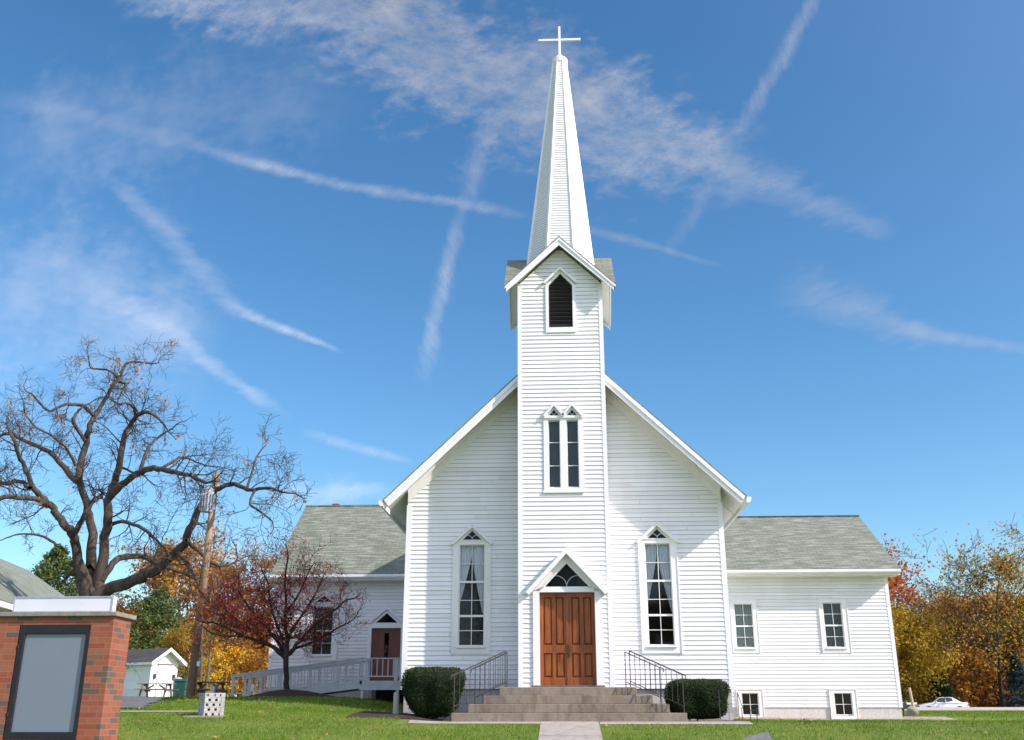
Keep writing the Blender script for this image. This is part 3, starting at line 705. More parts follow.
window(wr, Yw, (8.59, 9.20, 2.21, 3.66), (8.46, 9.36, 2.05, 3.80), (3.30, 2.93, 2.57), (8.90,), curtain=('flat', 'curtaind'), thickrails=(2.93,), label='right wing window nearest the outer corner, dark inside')
for a, b, lab in ((5.70, 6.24, 'basement window nearest the nave'), (8.67, 9.23, 'basement window nearest the outer corner')):
    window(wr, Yw, (a, b, .10, .80), (a-.14, b+.13, -.04, .90), (.45,), ((a+b)/2,), glassm='glassdark', sill=False, label=lab)
window(wl_, Yw, (-8.56, -7.88, 2.02, 3.62), (-8.72, -7.70, 1.85, 3.72), (3.22, 2.82, 2.42), (-8.22,), curtain=('flat', 'curtaind'), thickrails=(2.82,), label='left wing window behind the crabapple')
mb = MB(); rake(mb, -8.21, 3.76, .60, .42, .07, Yw-.12, Yw)
mb.prism([(-8.68, 3.74), (-7.74, 3.74), (-8.21, 4.08)], 'y', Yw-.03, Yw+.01); ph = mb.build('window_hood', M['oldtrim'], wl_)
tri_light(wl_, -8.21, 3.78, .28, .20, Yw-.045)
mb = MB(); mb.box(-6.65, -6.53, Yw-.05, Yw+.1, 1.12, 3.05); mb.box(-5.53, -5.41, Yw-.05, Yw+.1, 1.12, 3.05); mb.box(-6.53, -5.53, Yw-.05, Yw+.1, 2.90, 3.05)
mb.prism([(-6.55, 3.052), (-5.51, 3.052), (-6.03, 3.50)], 'y', Yw-.03, Yw+.01)
df = mb.build('door_frame', M['trim'], wl_)
mb = MB(); rake(mb, -6.03, 3.07, .63, .53, .06, Yw-.10, Yw); mb.build('hood', M['trim'], df)
tri_light(df, -6.03, 3.08, .36, .31, Yw-.045, arcs=False)
mb = MB()
for (a, b, c, d) in ((-6.528, -6.10, 1.13, 2.898), (-5.94, -5.532, 1.13, 2.898), (-6.10, -5.94, 1.13, 1.90), (-6.10, -5.94, 2.74, 2.898)): mb.box(a, b, Yw+.05, Yw+.09, c, d)
sd = mb.build('door', M['door2'], wl_); sd['label'] = 'brown side door with a narrow glass slit'
MB().box(-6.099, -5.941, Yw+.065, Yw+.07, 1.90, 2.74).build('pane', M['glassdark'], sd)
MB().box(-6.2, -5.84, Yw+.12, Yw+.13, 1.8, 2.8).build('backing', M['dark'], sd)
mb = MB(); mb.box(-8.98, -8.72, 13.25, 13.5, 7.3, 7.90); mb.build('chimney', M['brick'], wl_)

# ------------------------------------------------------------------ front steps and rails
steps = empty('front_steps', (.03, -1, 0), 'flight of four weathered concrete steps up to the church door', 'steps')
lv = [(2.58, -1.65, .19), (2.24, -1.30, .377), (1.92, -.95, .563), (1.58, -.60, .75)]
zprev = -.12
for i, (hx, yf, zt_) in enumerate(lv):
    mb = MB(); mb.box(.03-hx, .03+hx, yf, P0-.01 if i < 3 else -.02, zprev, zt_)
    o = mb.build('step', M['concrete'], steps); bevel(o, .014, 2); zprev = zt_+.0005
def railing(name, top, bot, label, n, extra, posts=(1, 1), side=1):
    """sloping iron railing from the top post to the bottom post"""
    t = empty(name, (*top[:2], top[2]), label, 'railing', 'iron railings on the front steps')
    top = np.array(top); bot = np.array(bot); H_ = .80
    m = MB()
    for p in (top, bot):
        MB().tube([p, p+(0, 0, H_)], .013, 6).build('post', M['iron'], t)
    m = MB()
    th, bh = top+(0, 0, H_), bot+(0, 0, H_)
    d = (top-bot); d /= np.linalg.norm(d[:2])
    loop = [bh-np.array((d[0]*.10, d[1]*.10, .10)), bh-np.array((d[0]*.09, d[1]*.09, .02)), bh+(0, 0, .005), th+(0, 0, .005)]
    fl = th+np.array((-side*extra, 0, .0))
    loop += [fl, fl-np.array((0, 0, .05))]
    m.tube(loop, .014, 6); m.build('handrail', M['iron'], t)
    m = MB(); m.tube([top+(0, 0, .13), bot+(0, 0, .13)], .010, 5); m.build('lower_rail', M['iron'], t)
    for i in range(1, n):
        q = i/n; p = top*(1-q)+bot*q
        MB().tube([p+(0, 0, .13), p+(0, 0, H_)], .0065, 4).build('baluster', M['iron'], t)
    if extra > .05:
        MB().tube([np.array((fl[0], fl[1], top[2])), fl], .010, 5).build('post', M['iron'], t)
    return t
railing('stair_railing', (-1.42, -.52, .752), (-2.50, -1.55, .192), 'black iron railing along the front edge of the steps, beside the left hedge', 10, .0, side=-1)
railing('stair_railing', (1.48, -.52, .752), (2.56, -1.55, .192), 'black iron railing along the front edge of the steps, beside the right hedge', 10, .0, side=1)
railing('stair_railing', (-1.40, -.06, .752), (-2.16, -.06, .40), 'short rear black iron railing close to the wall, on the left end of the steps', 7, .0, side=-1)
railing('stair_railing', (1.40, -.06, .752), (2.20, -.06, .40), 'short rear black iron railing close to the wall, on the right end of the steps', 7, .0, side=1)

# ------------------------------------------------------------------ side ramp and deck
ramp = empty('wheelchair_ramp', (-7.5, 8.2, .55), 'long grey painted wooden ramp with railings climbing to the brown side door', 'ramp')
def mbuild(fn, name, mat, par):
    m = MB(); fn(m); return m.build(name, M[mat], par)
yA, yB = 7.35, 8.55
xD0, xD1 = -6.40, -4.12; zD = 1.12
mb = MB(); mb.box(xD0, xD1, yA-.02, 9.66, zD-.05, zD); mb.box(xD0, xD1, yA-.05, yA-.02, zD-.26, zD+.01); mb.build('deck', M['greyrail'], ramp)
xR = -10.42; zR = gz(-10.42, 8)+.0
def rz(x): return zR+(zD-zR)*(x-xR)/(xD0-xR)
mb = MB(); mb.prism([(xR, rz(xR)), (xD0, zD), (xD0, zD-.05), (xR, rz(xR)-.05)], 'y', yA, yB)
for y in (yA-.03, yB): mb.prism([(xR, rz(xR)+.01), (xD0, zD+.01), (xD0, zD-.22), (xR+.8, rz(xR+.8)-.20), (xR, rz(xR)-.08)], 'y', y, y+.03)
mb.build('ramp_deck', M['greyrail'], ramp)
for (x, y) in ((-6.3, yA-.02), (-5.2, yA-.02), (-4.4, yA-.02), (-6.3, 9.4)):
    MB().box(x-.045, x+.045, y-.01, y+.08, gz(x, y)-.1, zD-.06).build('deck_post', M['greyrail'], ramp)
H_ = .66
for y, lab in ((yA-.02, 'near'), (yB+.01, 'far')):
    for x in (xR+.05, -9.85, -8.9, -7.95, -7.1, -6.35):
        MB().box(x-.036, x+.036, y-.03, y+.03, rz(x)-.1, rz(x)+H_).build('rail_post', M['greyrail'], ramp)
    mb = MB(); mb.prism([(xR, rz(xR)+H_-.045), (xD0+.1, zD+H_-.045), (xD0+.1, zD+H_+.02), (xR, rz(xR)+H_+.02)], 'y', y-.045, y-.031)
    mb.prism([(xR-.02, rz(xR)+H_+.02), (xD0+.1, zD+H_+.02), (xD0+.1, zD+H_+.05), (xR-.02, rz(xR)+H_+.05)], 'y', y-.06, y+.06)
    mb.prism([(xR, rz(xR)+.10), (xD0, zD+.10), (xD0, zD+.135), (xR, rz(xR)+.135)], 'y', y-.045, y-.031)
    mb.build('rail', M['greyrail'], ramp)
    for x in np.arange(xR+.2, xD0-.05, .21):
        MB().box(x-.011, x+.011, y-.029, y-.001, rz(x)+.12, rz(x)+H_-.02).build('baluster', M['greyrail'], ramp)
mb = MB(); y = yA-.02
mb.box(xD0+.05, xD1, y-.06, y+.06, zD+H_+.0, zD+H_+.035); mb.box(xD0+.05, xD1, y-.03, y-.002, zD+.12, zD+.16); mb.build('rail', M['greyrail'], ramp)
for x in np.arange(xD0+.2, xD1, .17): MB().box(x-.016, x+.016, y-.026, y-.004, zD+.16, zD+H_).build('baluster', M['greyrail'], ramp)
MB().box(-5.32, -5.21, y-.05, y+.05, zD, zD+H_+.0).build('rail_post', M['greyrail'], ramp)
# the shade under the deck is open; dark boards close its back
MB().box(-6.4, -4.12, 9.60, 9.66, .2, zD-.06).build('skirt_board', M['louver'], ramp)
x, y = -10.85, 6.9
mb = MB(); mb.box(x-.06, x+.06, y-.06, y+.06, gz(x, y)-.1, .97); bevel(tag(mb.build('bollard_post', M['greyrail'], loc=(x, y, .5)), 'short square grey wooden post standing just past the low end of the ramp', 'post'), .01)
x, y = -10.0, 10.2
p = at(252, 688, 10.4); mb = MB(); mb.box(p[0]-.07, p[0]+.07, p[1]-.01, p[1], p[2]-.13, p[2]+.13)
sg = mb.build('notice_board', M['whitepanel'], loc=tuple(p)); tag(sg, 'small blank white notice on a thin stake behind the low end of the ramp', 'sign')
st_ = MB(); st_.box(p[0]-.02, p[0]+.02, p[1]+.001, p[1]+.03, gz(p[0], p[1])-.1, p[2]+.1); s2 = st_.build('stake', M['oldwood'], sg)

# bollard at the nave corner
x, y = -4.03, -.05
mb = MB(); mb.lathe((x, y, gz(x, y)-.05), [(.075, 0), (.072, .48), (.06, .53), (.0, .56)], 12)
tag(mb.build('bollard', M['cblock'], loc=(x, y, .2)), 'short round pale concrete bollard at the left corner of the nave', 'bollard')

# ------------------------------------------------------------------ foliage helpers
def quads(C, nrm, size, aspect=1.0):
    n = len(C); a = rng.normal(size=(n, 3)); nrm = nrm/(np.linalg.norm(nrm, axis=1, keepdims=True)+1e-9)
    u = np.cross(nrm, a); u /= (np.linalg.norm(u, axis=1, keepdims=True)+1e-9); v = np.cross(nrm, u)
    s = np.asarray(size).reshape(-1, 1)*np.ones((n, 1))*.5
    V = np.stack([C-u*s, C+v*s*aspect*.8, C+u*s*1.0, C-v*s*aspect*.8], 1).reshape(-1, 3)
    return V, np.arange(4*n).reshape(n, 4)
def leaves(name, C, size, mat, parent, up=.3, jitter=.35, rnd=None, aspect=1.0, loc=None):
    C = np.asarray(C); n = len(C)
    nr = rng.normal(size=(n, 3)); nr[:, 2] += up
    sz = size*(1+jitter*rng.uniform(-1, 1, n))
    V, Fq = quads(C, nr, sz, aspect)
    o = mk(name, V, Fq, mat, parent, loc=loc)
    face_attr(o, rnd if rnd is not None else rng.uniform(0, 1, n)); return o

# hedges
def hedge(x0, x1, z0, z1, yc, label, shape):
    cx = (x0+x1)/2; hw_ = (x1-x0)/2; H2 = z1-z0
    t = empty('hedge', (cx, yc, z0), label, 'hedge', 'clipped hedges by the front steps')
    def surf(n):
        # superellipsoid shell, narrowed below as clipped
        d = rng.normal(size=(n, 3)); d /= np.linalg.norm(d, axis=1, keepdims=True)
        e = 4.5; r = (np.abs(d)**e).sum(1)**(-1/e); p = d*r[:, None]
        return p
    def warp(p, k=1):
        zz = (p[:, 2]+1)/2; taper = 1-shape*(1-zz)**1.8
        lump = 1+.035*np.sin(p[:, 0]*5+p[:, 2]*4)+.03*np.sin(p[:, 1]*7+p[:, 0]*9)
        q = np.empty_like(p); q[:, 0] = cx+p[:, 0]*hw_*taper*lump*k; q[:, 1] = yc+p[:, 1]*.62*taper*lump*k; q[:, 2] = z0+H2/2+p[:, 2]*H2/2*(k if k < 1 else 1)*(1+.02*np.sin(p[:, 0]*11))
        return q
    n = 26000
    p = surf(n)*np.where(rng.uniform(0, 1, n) < .035, rng.uniform(1.0, 1.075, n), rng.uniform(.90, 1.015, n))[:, None]
    q = warp(p)
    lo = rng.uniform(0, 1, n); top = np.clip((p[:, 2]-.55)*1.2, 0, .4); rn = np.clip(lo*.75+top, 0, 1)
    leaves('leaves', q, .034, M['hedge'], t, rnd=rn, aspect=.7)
    import bmesh
    bm = bmesh.new(); bmesh.ops.create_icosphere(bm, subdivisions=4, radius=1)
    V = np.array([v.co[:] for v in bm.verts]); Fc = [tuple(v.index for v in f.verts) for f in bm.faces]; bm.free()
    r = (np.abs(V)**4.5).sum(1)**(-1/4.5); V = V*r[:, None]
    mk('core', warp(V, .91), Fc, M['hedgecore'], t, smooth=True)
    mb = MB(); mb.tube([(cx, yc, z0-.1), (cx+.02, yc, z0+.4)], .04, 6); mb.build('stem', M['barkdark'], t)
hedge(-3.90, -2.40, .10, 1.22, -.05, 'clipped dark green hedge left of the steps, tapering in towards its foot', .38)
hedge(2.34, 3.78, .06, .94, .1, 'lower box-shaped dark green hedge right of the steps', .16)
for (x, y) in ((3.45, -.75),):
    p = MB().tube([(x, y, 0), (x, y, .70)], .014, 5).build('plant_stake', M['iron'], loc=(x, y, 0)); tag(p, 'thin dark stake in front of the right hedge', 'stake')

# ---- trees
def polyjit(pts, k=3, amp=.03):
    """smooth polyline through pts (catmull-rom)"""
    P = [np.array(p, float) for p in pts]; out = []
    for i in range(len(P)-1):
        p0, p1, p2, p3 = P[max(i-1, 0)], P[i], P[i+1], P[min(i+2, len(P)-1)]
        for j in range(k):
            t = j/k
            out.append(.5*((2*p1)+(-p0+p2)*t+(2*p0-5*p1+4*p2-p3)*t*t+(-p0+3*p1-3*p2+p3)*t**3))
    out.append(P[-1]); return out
def grow(mb, pos, d, L, r, lvl, tips, rn, wob=.25, nchild=4, up=.08, split=.62, sides=5, spread=.9, minr=.004):
    n = max(3, int(3+lvl)); pts = [np.array(pos, float)]; d = np.array(d, float); d /= np.linalg.norm(d); ds = [d]
    for i in range(n):
        d = d+rn.normal(size=3)*wob+np.array((0, 0, up)); d /= np.linalg.norm(d)
        pts.append(pts[-1]+d*L/n); ds.append(d)
    rad = [max(minr, r*(1-.75*i/n)) for i in range(n+1)]
    mb.tube(pts, rad, max(3, sides), cap=False)
    if lvl <= 0:
        tips.extend(pts[1:]); return
    if lvl == 1: tips.append(pts[-1])
    for c in range(nchild):
        q = .25+.75*(c+rn.uniform(0, .9))/nchild; i = min(n-1, int(q*n)); f = q*n-i; f = min(f, 1)
        p = pts[i]*(1-f)+pts[i+1]*f
        a = rn.normal(size=3); a -= ds[i]*np.dot(a, ds[i]); a /= np.linalg.norm(a)+1e-9
        nd = ds[i]*(1-.55*spread*rn.uniform(.6, 1.2))+a*spread*rn.uniform(.6, 1.1)
        grow(mb, p, nd, L*split*rn.uniform(.7, 1.15), max(minr, rad[i]*.6), lvl-1, tips, rn, wob, nchild, up, split, sides-1, spread, minr)

NOKIDS = (0, 0.0)
def traced(limbs, Y0, px2r, rn, wig=.35, kids=(5, 1.6), twig_lvl=2, up=.05, minr=.012, tstart=.25, jitY=.9):
    """limbs followed in the photograph, each laid out in depth round the trunk; returns (MB, tips)"""
    mb = MB(); tips = []
    for (pts, drift) in limbs:
        n = len(pts); P = []; rad = []; dist = 0
        for i, (x, y, w) in enumerate(pts):
            t = i/(n-1) if n > 1 else 0
            Y = Y0+drift[0]+(drift[1]-drift[0])*t+(math.sin(i*1.7+drift[1]*3)*.25 if i else 0)
            P.append(at(x, y, Y)); rad.append(w*px2r)
        # smooth
        Q = polyjit(P, 3); RR = np.interp(np.linspace(0, n-1, len(Q)), np.arange(n), rad)
        for i in range(1, len(Q)-1): Q[i] = Q[i]+rn.normal(size=3)*RR[i]*wig
        mb.tube(Q, list(RR), 8 if RR[0] > .12 else 6, cap=False)
        # side shoots
        total = sum(np.linalg.norm(Q[i+1]-Q[i]) for i in range(len(Q)-1)); nk = int(total*kids[0]/3) if drift is not NOKIDS else 0
        for c in range(nk):
            q = tstart+(1-tstart)*rn.uniform(); q = min(.999, q*1.02); f = q*(len(Q)-1); i = int(f)
            if RR[i] > .30*1.0 and rn.uniform() < .7: continue
            p = Q[i]+(Q[min(i+1, len(Q)-1)]-Q[i])*(f-i); d = Q[min(i+1, len(Q)-1)]-Q[i]; d /= np.linalg.norm(d)+1e-9
            a = rn.normal(size=3); a -= d*np.dot(a, d); a /= np.linalg.norm(a)
            grow(mb, p, d*.35+a+np.array((0, 0, .25)), kids[1]*rn.uniform(.5, 1.25), max(minr*1.3, min(RR[i]*.40, .036)), twig_lvl, tips, rn, .20, 5, up, .60, 4, .95, minr)
        grow(mb, Q[-1], Q[-1]-Q[-2], kids[1]*.9, RR[-1], twig_lvl, tips, rn, .3, 4, up, .6, 4, .9, minr)
    return mb, tips
rn = np.random.default_rng(5)
oakL = [
 ([(91,706,27),(91,660,25),(90,620,23),(89,592,23),(88,574,24)], (0, 0)),
 ([(88,600,17),(84,580,13),(78,560,11),(75,542,10),(70,530,9.5),(62,520,9),(52,508,8),(44,499,7.5),(34,490,6),(28,475,5.5),(22,463,5),(18,452,4.5),(14,440,4),(8,428,2.5)], (0, -3)),
 ([(48,504,6.5),(35,499,6),(20,498,5.5),(5,497,5.5),(-12,503,5),(-35,500,4)], (-1.8, -4)),
 ([(30,488,5),(18,481,5),(6,484,4.5),(-6,478,4),(-25,470,3)], (-2.4, 0)),
 ([(74,535,7),(82,520,6),(88,508,6),(95,500,5.5),(101,497,5)], (-.3, .6)),
 ([(68,553,3.4),(57,545,3),(48,539,3),(38,535,2.5),(20,534,2),(6,538,1.4)], (-.5, -3)),
 ([(91,600,18),(91,570,13),(91,545,11),(91,520,10),(87,507,9),(82,490,8.5),(79,478,8),(81,462,8),(85,447,7.5),(89,430,7),(92,421,6.5),(100,408,5.5),(107,395,5),(113,385,4.5),(120,376,4.2),(126,364,3.2),(139,362,2.2),(152,364,1.6)], (.3, 2.5)),
 ([(80,482,7.5),(72,477,7),(63,466,6.5),(52,454,6),(40,447,5.5),(28,442,5),(18,437,4.6),(8,433,4.2),(-6,438,3.4),(-25,434,2.4)], (.5, 4)),
 ([(85,441,5),(78,430,4.5),(73,421,5.2),(76,414,3.6),(80,409,2.4)], (1.2, .5)),
 ([(95,418,4.6),(88,409,4.6),(80,405,4.4),(72,404,4.2),(61,406,3.6),(50,411,3.2),(41,404,2.6),(32,394,1.8)], (1.7, -1)),
 ([(118,379,3),(110,371,3),(100,369,2.6),(91,368,2),(89,360,1.5)], (2.4, 3.5)),
 ([(119,382,3.4),(126,384,3.4),(123,390,2.6)], (2.4, 1.5)),
 ([(76,466,3.6),(70,455,3.2),(66,447,3),(55,438,2.6),(45,432,2.4),(36,427,2.2),(26,415,1.8),(24,405,1.2)], (.6, -2.5)),
 ([(96,600,16),(100,575,13),(105,545,10.5),(108,520,10),(109,500,9),(113,487,8.5),(117,475,8),(121,455,7),(125,435,6),(130,425,5.8),(137,416,5.2),(148,412,4.2),(158,418,3)], (-.2, -2.5)),
 ([(107,502,8),(118,489,8),(128,480,7.5),(138,473,7),(150,468,6.5),(162,470,6),(180,473,5),(195,478,4),(206,483,3)], (-.8, -5)),
 ([(139,473,4.6),(144,458,4),(150,445,3.6),(157,438,3),(168,431,2)], (-2.6, -1)),
 ([(136,417,3.6),(134,408,3.4),(128,403,3),(120,404,2.4),(110,399,2)], (-2.2, -4)),
 ([(127,432,3),(136,425,2.2),(148,424,1.8)], (-1.5, 1)),
 ([(160,470,4),(172,462,3.4),(183,457,2.8),(196,462,2.2),(208,466,1.5)], (-3, -1)),
 ([(111,525,4.4),(118,522,4.2),(130,523,4.2),(142,528,3.8),(152,536,3.2),(162,546,2.6),(170,556,2)], (-.4, -4)),
 ([(117,465,4),(127,470,2.8),(136,474,2.4)], (-1, -2)),
 ([(98,598,19),(110,588,14),(125,585,13.5),(140,577,12.5),(156,569,11),(170,558,10),(182,547,9),(190,531,8),(196,516,7),(203,502,6),(211,492,5.4),(222,487,5),(235,484,4.5),(247,490,4),(258,489,3.4),(270,488,2.8),(282,492,2)], (-.5, -6.5)),
 ([(102,580,8),(113,563,7.5),(125,557,7),(140,556,6.5),(152,560,6),(164,566,5),(176,570,4.6),(192,577,4.2),(208,586,3.6),(220,598,2.8),(230,618,2)], (-.3, 3)),
 ([(178,553,5),(186,562,4.4),(194,574,3.6),(200,590,2.8),(212,604,2)], (-3.4, -6)),
 ([(186,540,4.6),(196,548,4),(208,560,3.6),(222,566,3),(236,562,2.2)], (-3.8, -2)),
 ([(255,490,2.8),(250,504,2.4),(260,511,2),(272,521,1.4)], (-6, -7)),
 ([(247,489,2.8),(252,472,2.4),(256,458,1.8),(262,449,1.2)], (-6, -5)),
]
px2r = .5/25.2
OKY = 16.5
mb, tips = traced(oakL, OKY, px2r*.93, rn, .2, (4.6, 1.35), 2, .03, .0072)
ob = at(91, 706, OKY); oak = empty('oak_tree', (ob[0], ob[1], gz(ob[0], ob[1])), 'huge spreading bare oak with gnarled limbs behind the brick sign', 'tree')
mb.tube([(ob[0], ob[1], ob[2]-1.2), ob+np.array((0, 0, .4))], [.75, .55], 10)
mb.build('trunk', M['bark'], oak, smooth=True)
T_ = np.array(tips); sel = rng.choice(len(T_), min(len(T_), 1500), replace=False); keep = T_[sel]
wgt = rng.uniform(0, 1, len(keep)) < np.where((keep[:, 0] < -21.5) | (keep[:, 2] > 12), .16, .06)
base_ = np.repeat(keep[wgt], 4, 0)
leaves('remaining_leaves', base_+rng.normal(size=base_.shape)*.13, .13, M['orange'], oak)

# crabapple
CY = 6.0
rn = np.random.default_rng(9)
cr = [
 ([(287,700,8.5),(287,690,6),(286,672,5.4),(286,655,6)], NOKIDS),
 ([(285,657,6),(276,649,5),(268,645,4.4),(255,640,3.6),(243,636,3),(228,628,2.6),(212,622,2)], (0, -.9)),
 ([(285,653,5),(278,642,4),(270,632,3.4),(260,620,3),(248,606,2.4),(238,590,1.8)], (0, .7)),
 ([(286,655,5.4),(287,640,4.4),(285,622,3.6),(286,600,3),(285,580,2.4),(288,556,1.6)], (0, .2)),
 ([(287,655,5),(297,644,4),(306,634,3.4),(318,622,3),(332,612,2.4),(346,600,1.8)], (0, -.6)),
 ([(286,645,4),(294,628,3.2),(304,612,2.6),(314,596,2.2),(322,580,1.6)], (0, 1.0)),
 ([(290,651,3.6),(303,646,3),(318,640,2.4),(334,630,2),(350,622,1.4)], (0, .5)),
 ([(283,640,3.6),(276,622,3),(270,602,2.4),(268,584,1.8),(262,570,1.2)], (0, -.8)),
 ([(268,645,3.2),(254,632,2.6),(240,622,2.2),(224,608,1.8),(214,594,1.2)], (-.3, .8)),
 ([(243,636,2.6),(230,636,2.2),(214,634,1.8),(202,626,1.4)], (-.6, -1.2)),
 ([(286,612,2.6),(298,596,2.2),(306,578,1.6),(312,566,1.2)], (.1, -.7)),
]
mb, tips = traced(cr, CY, .5/35.5, rn, .2, (20, .72), 2, .09, .0042, .15)
cb_ = at(287, 697, CY); crab = empty('crabapple_tree', (cb_[0], cb_[1], gz(cb_[0], cb_[1])), 'small crabapple with sparse red leaves in a mulch mound before the left wing', 'tree')
mb.build('trunk', M['barkdark'], crab, smooth=True)
T_ = np.array(tips); pr = np.clip(1.0-(T_[:, 0]-(cb_[0]-2.6))/4.6, .25, .75)
pr *= np.where(T_[:, 2] > 4.2, .7, 1)
k = rng.uniform(0, 1, len(T_)) < pr; B = np.repeat(T_[k], 4, 0)
print('crab tips', len(T_), 'leaves', len(B))
if len(B) > 8200: B = B[rng.choice(len(B), 8200, replace=False)]
leaves('leaves', B+rng.normal(size=B.shape)*.075, .062, M['red'], crab, aspect=.8)
def mound(cx, cy, r, h, name, label, cat, mat, ry=None):
    n = 28; V = [(cx, cy, gz(cx, cy)+h)]; Fc = []
    for k_, (rr, hh) in enumerate(((.35, .75), (.7, .3), (1, -.02))):
        for j in range(n):
            a = 2*math.pi*j/n; q = rr*(1+.08*math.sin(3*a+1)+.05*math.sin(7*a)); x = cx+r*q*math.cos(a); y = cy+(ry or r)*q*math.sin(a)
            V.append((x, y, gz(x, y)+h*hh+ .012))
    for j in range(n): Fc.append((0, 1+j, 1+(j+1) % n))
    for k_ in range(2):
        for j in range(n): a, b = 1+k_*n+j, 1+k_*n+(j+1) % n; Fc.append((a, a+n, b+n, b))
    o = mk(name, V, Fc, mat, smooth=True); tag(o, kind='structure'); return o
mound(cb_[0], cb_[1], 1.55, .26, 'mulch_bed', '', '', M['mulch'], 1.0)

# generic background trees: a few shapes, shared by many
def far_tree(name, kind, mat, H, W, seed, nleaf, dens=1, leafs=.34, bare=.0, cb=.25, lvls=3, barkm='barkfar'):
    rn = np.random.default_rng(seed); mb = MB(); tips = []
    pts = [np.array((0, 0, -.8))]; d = np.array((rn.normal()*.05, rn.normal()*.05, 1)); k = 9
    for i in range(k):
        d = d+rn.normal(size=3)*.07; d[2] = abs(d[2]); d /= np.linalg.norm(d); pts.append(pts[-1]+d*H*.86/k)
    r0 = H*.013; rad = [r0*(1-.85*i/k) for i in range(k+1)]
    mb.tube(pts, rad, 7, cap=False)
    nb = 22
    for i in range(nb):
        q = cb+(1-cb)*(i+rn.uniform())/nb; f = q*k; j = min(k-1, int(f)); p = pts[j]+(pts[j+1]-pts[j])*(f-j)
        a = rn.uniform(0, 2*math.pi)+i*2.4; env = math.sin(math.pi*min(1, (q-cb)/(1-cb)*.86+.17))**.7
        L = W*.5*env*rn.uniform(.75, 1.15)
        grow(mb, p, (math.cos(a), math.sin(a), rn.uniform(.25, .8)), L, max(.03, rad[j]*.55), lvls-1, tips, rn, .2, 4, .06, .6, 4, .8, .018)
    T_ = np.array(tips); n = nleaf
    idx = rng.integers(0, len(T_), n); C = T_[idx]+rng.normal(size=(n, 3))*np.array((.42, .42, .32))*(W/9)
    # leaves share a tone clump by clump
    tone = rng.uniform(0, 1, len(T_)); rnd = np.clip(.55*tone[idx]+.45*rng.uniform(0, 1, n), 0, 1)
    t = mb, C, rnd
    o = bpy.data.objects.new(name, None); col.objects.link(o); o.location = (0, 0, 0)
    tr_ = mb.build('trunk', M[barkm], o)
    lv_ = leaves('crown', C, leafs, mat, o, rnd=rnd)
    return o
def far_conifer(name, H, W, mat, seed, n=9000, pw=.8):
    rn = np.random.default_rng(seed); mb = MB(); mb.tube([(0, 0, -.8), (0, 0, H*.97)], [H*.014, .02], 6)
    C = []; tiers = int(H*4.5); 
    for i in range(tiers):
        q = i/tiers; z = H*(.06+.92*q); R_ = W/2*(1-q)**pw*(1+.22*rn.normal()); z += rn.normal()*.12; m = max(5, int(13*(1-q)+4))
        for j in range(m):
            a = rn.uniform(0, 2*math.pi); L = R_*rn.uniform(.75, 1.08); nn = max(2, int(n/(tiers*m)))
            t = rn.uniform(.15, 1, nn)**.7
            x = math.cos(a)*L*t; y = math.sin(a)*L*t; zz = z-.28*L*t+.12*L*t*t
            w = .20*L*(1.15-t)+.08
            P = np.stack([x+rn.normal(size=nn)*w, y+rn.normal(size=nn)*w, zz+rn.normal(size=nn)*.16*H/8], 1); C.append(P)
        if i % 4 == 0:
            a = rn.uniform(0, 6.28); mb.tube([(0, 0, z), (math.cos(a)*R_*.8, math.sin(a)*R_*.8, z-.15*R_)], [.03, .01], 4)
    C = np.concatenate(C)
    o = bpy.data.objects.new(name, None); col.objects.link(o)
    mb.build('trunk', M['barkfar'], o); leaves('crown', C, .11+.016*H, mat, o, up=.8, aspect=.5); return o
protos = {}
used = {}
def plant(key, x, y, label, cat='tree', sc=1.0, rot=None, group=None, tall=None):
    p = protos[key]
    if key not in used: o = p; used[key] = 1
    else:
        o = p.copy(); col.objects.link(o)
        for ch in p.children: c = ch.copy(); c.parent = o; col.objects.link(c)
    o.location = (x, y, gz(x, y)); o.rotation_euler = (0, 0, rot if rot is not None else random.uniform(0, 6.28)); s = sc
    o.scale = (s, s, s*(tall or 1)); tag(o, label, cat, group)
    if group is None and 'group' in o: del o['group']
    return o
protos['rust'] = far_tree('maple_tree', 'd', M['rust'], 15, 10, 31, 9500, leafs=.28)
protos['gold'] = far_tree('ash_tree', 'd', M['gold'], 13, 11, 32, 17000, leafs=.27, cb=.1)
protos['orange'] = far_tree('oak_tree', 'd', M['orange'], 15, 10, 33, 9500, leafs=.27, cb=.12)
protos['olive'] = far_tree('elm_tree', 'd', M['olive'], 15, 11, 34, 12000, leafs=.27, cb=.1)
protos['brown'] = far_tree('beech_tree', 'd', M['brownleaf'], 15, 10, 35, 8000, leafs=.26, cb=.1)
protos['sparse'] = far_tree('cherry_tree', 'd', M['olive'], 17, 13, 36, 4400, leafs=.26, cb=.3, lvls=4, barkm='barkdark')
protos['bare'] = far_tree('birch_tree', 'd', M['orange'], 15, 10, 37, 1900, leafs=.22, cb=.25, lvls=4)
protos['yellow'] = far_tree('hickory_tree', 'd', M['bright'], 7, 6, 38, 4200, leafs=.22, cb=.08)
protos['orangebush'] = far_tree('sumac_tree', 'd', M['orange'], 7, 6, 39, 4200, leafs=.24, cb=.05)
protos['spruce'] = far_conifer('spruce_tree', 6, 4.6, M['needle'], 41, 16000)
protos['blue'] = far_conifer('blue_spruce_tree', 6, 4.8, M['needleblue'], 42, 14000)
protos['pine'] = far_conifer('pine_tree', 12, 10.5, M['pine'], 43, 22000, .5)

def px(x, Y): return float(at(x, 700, Y)[0])
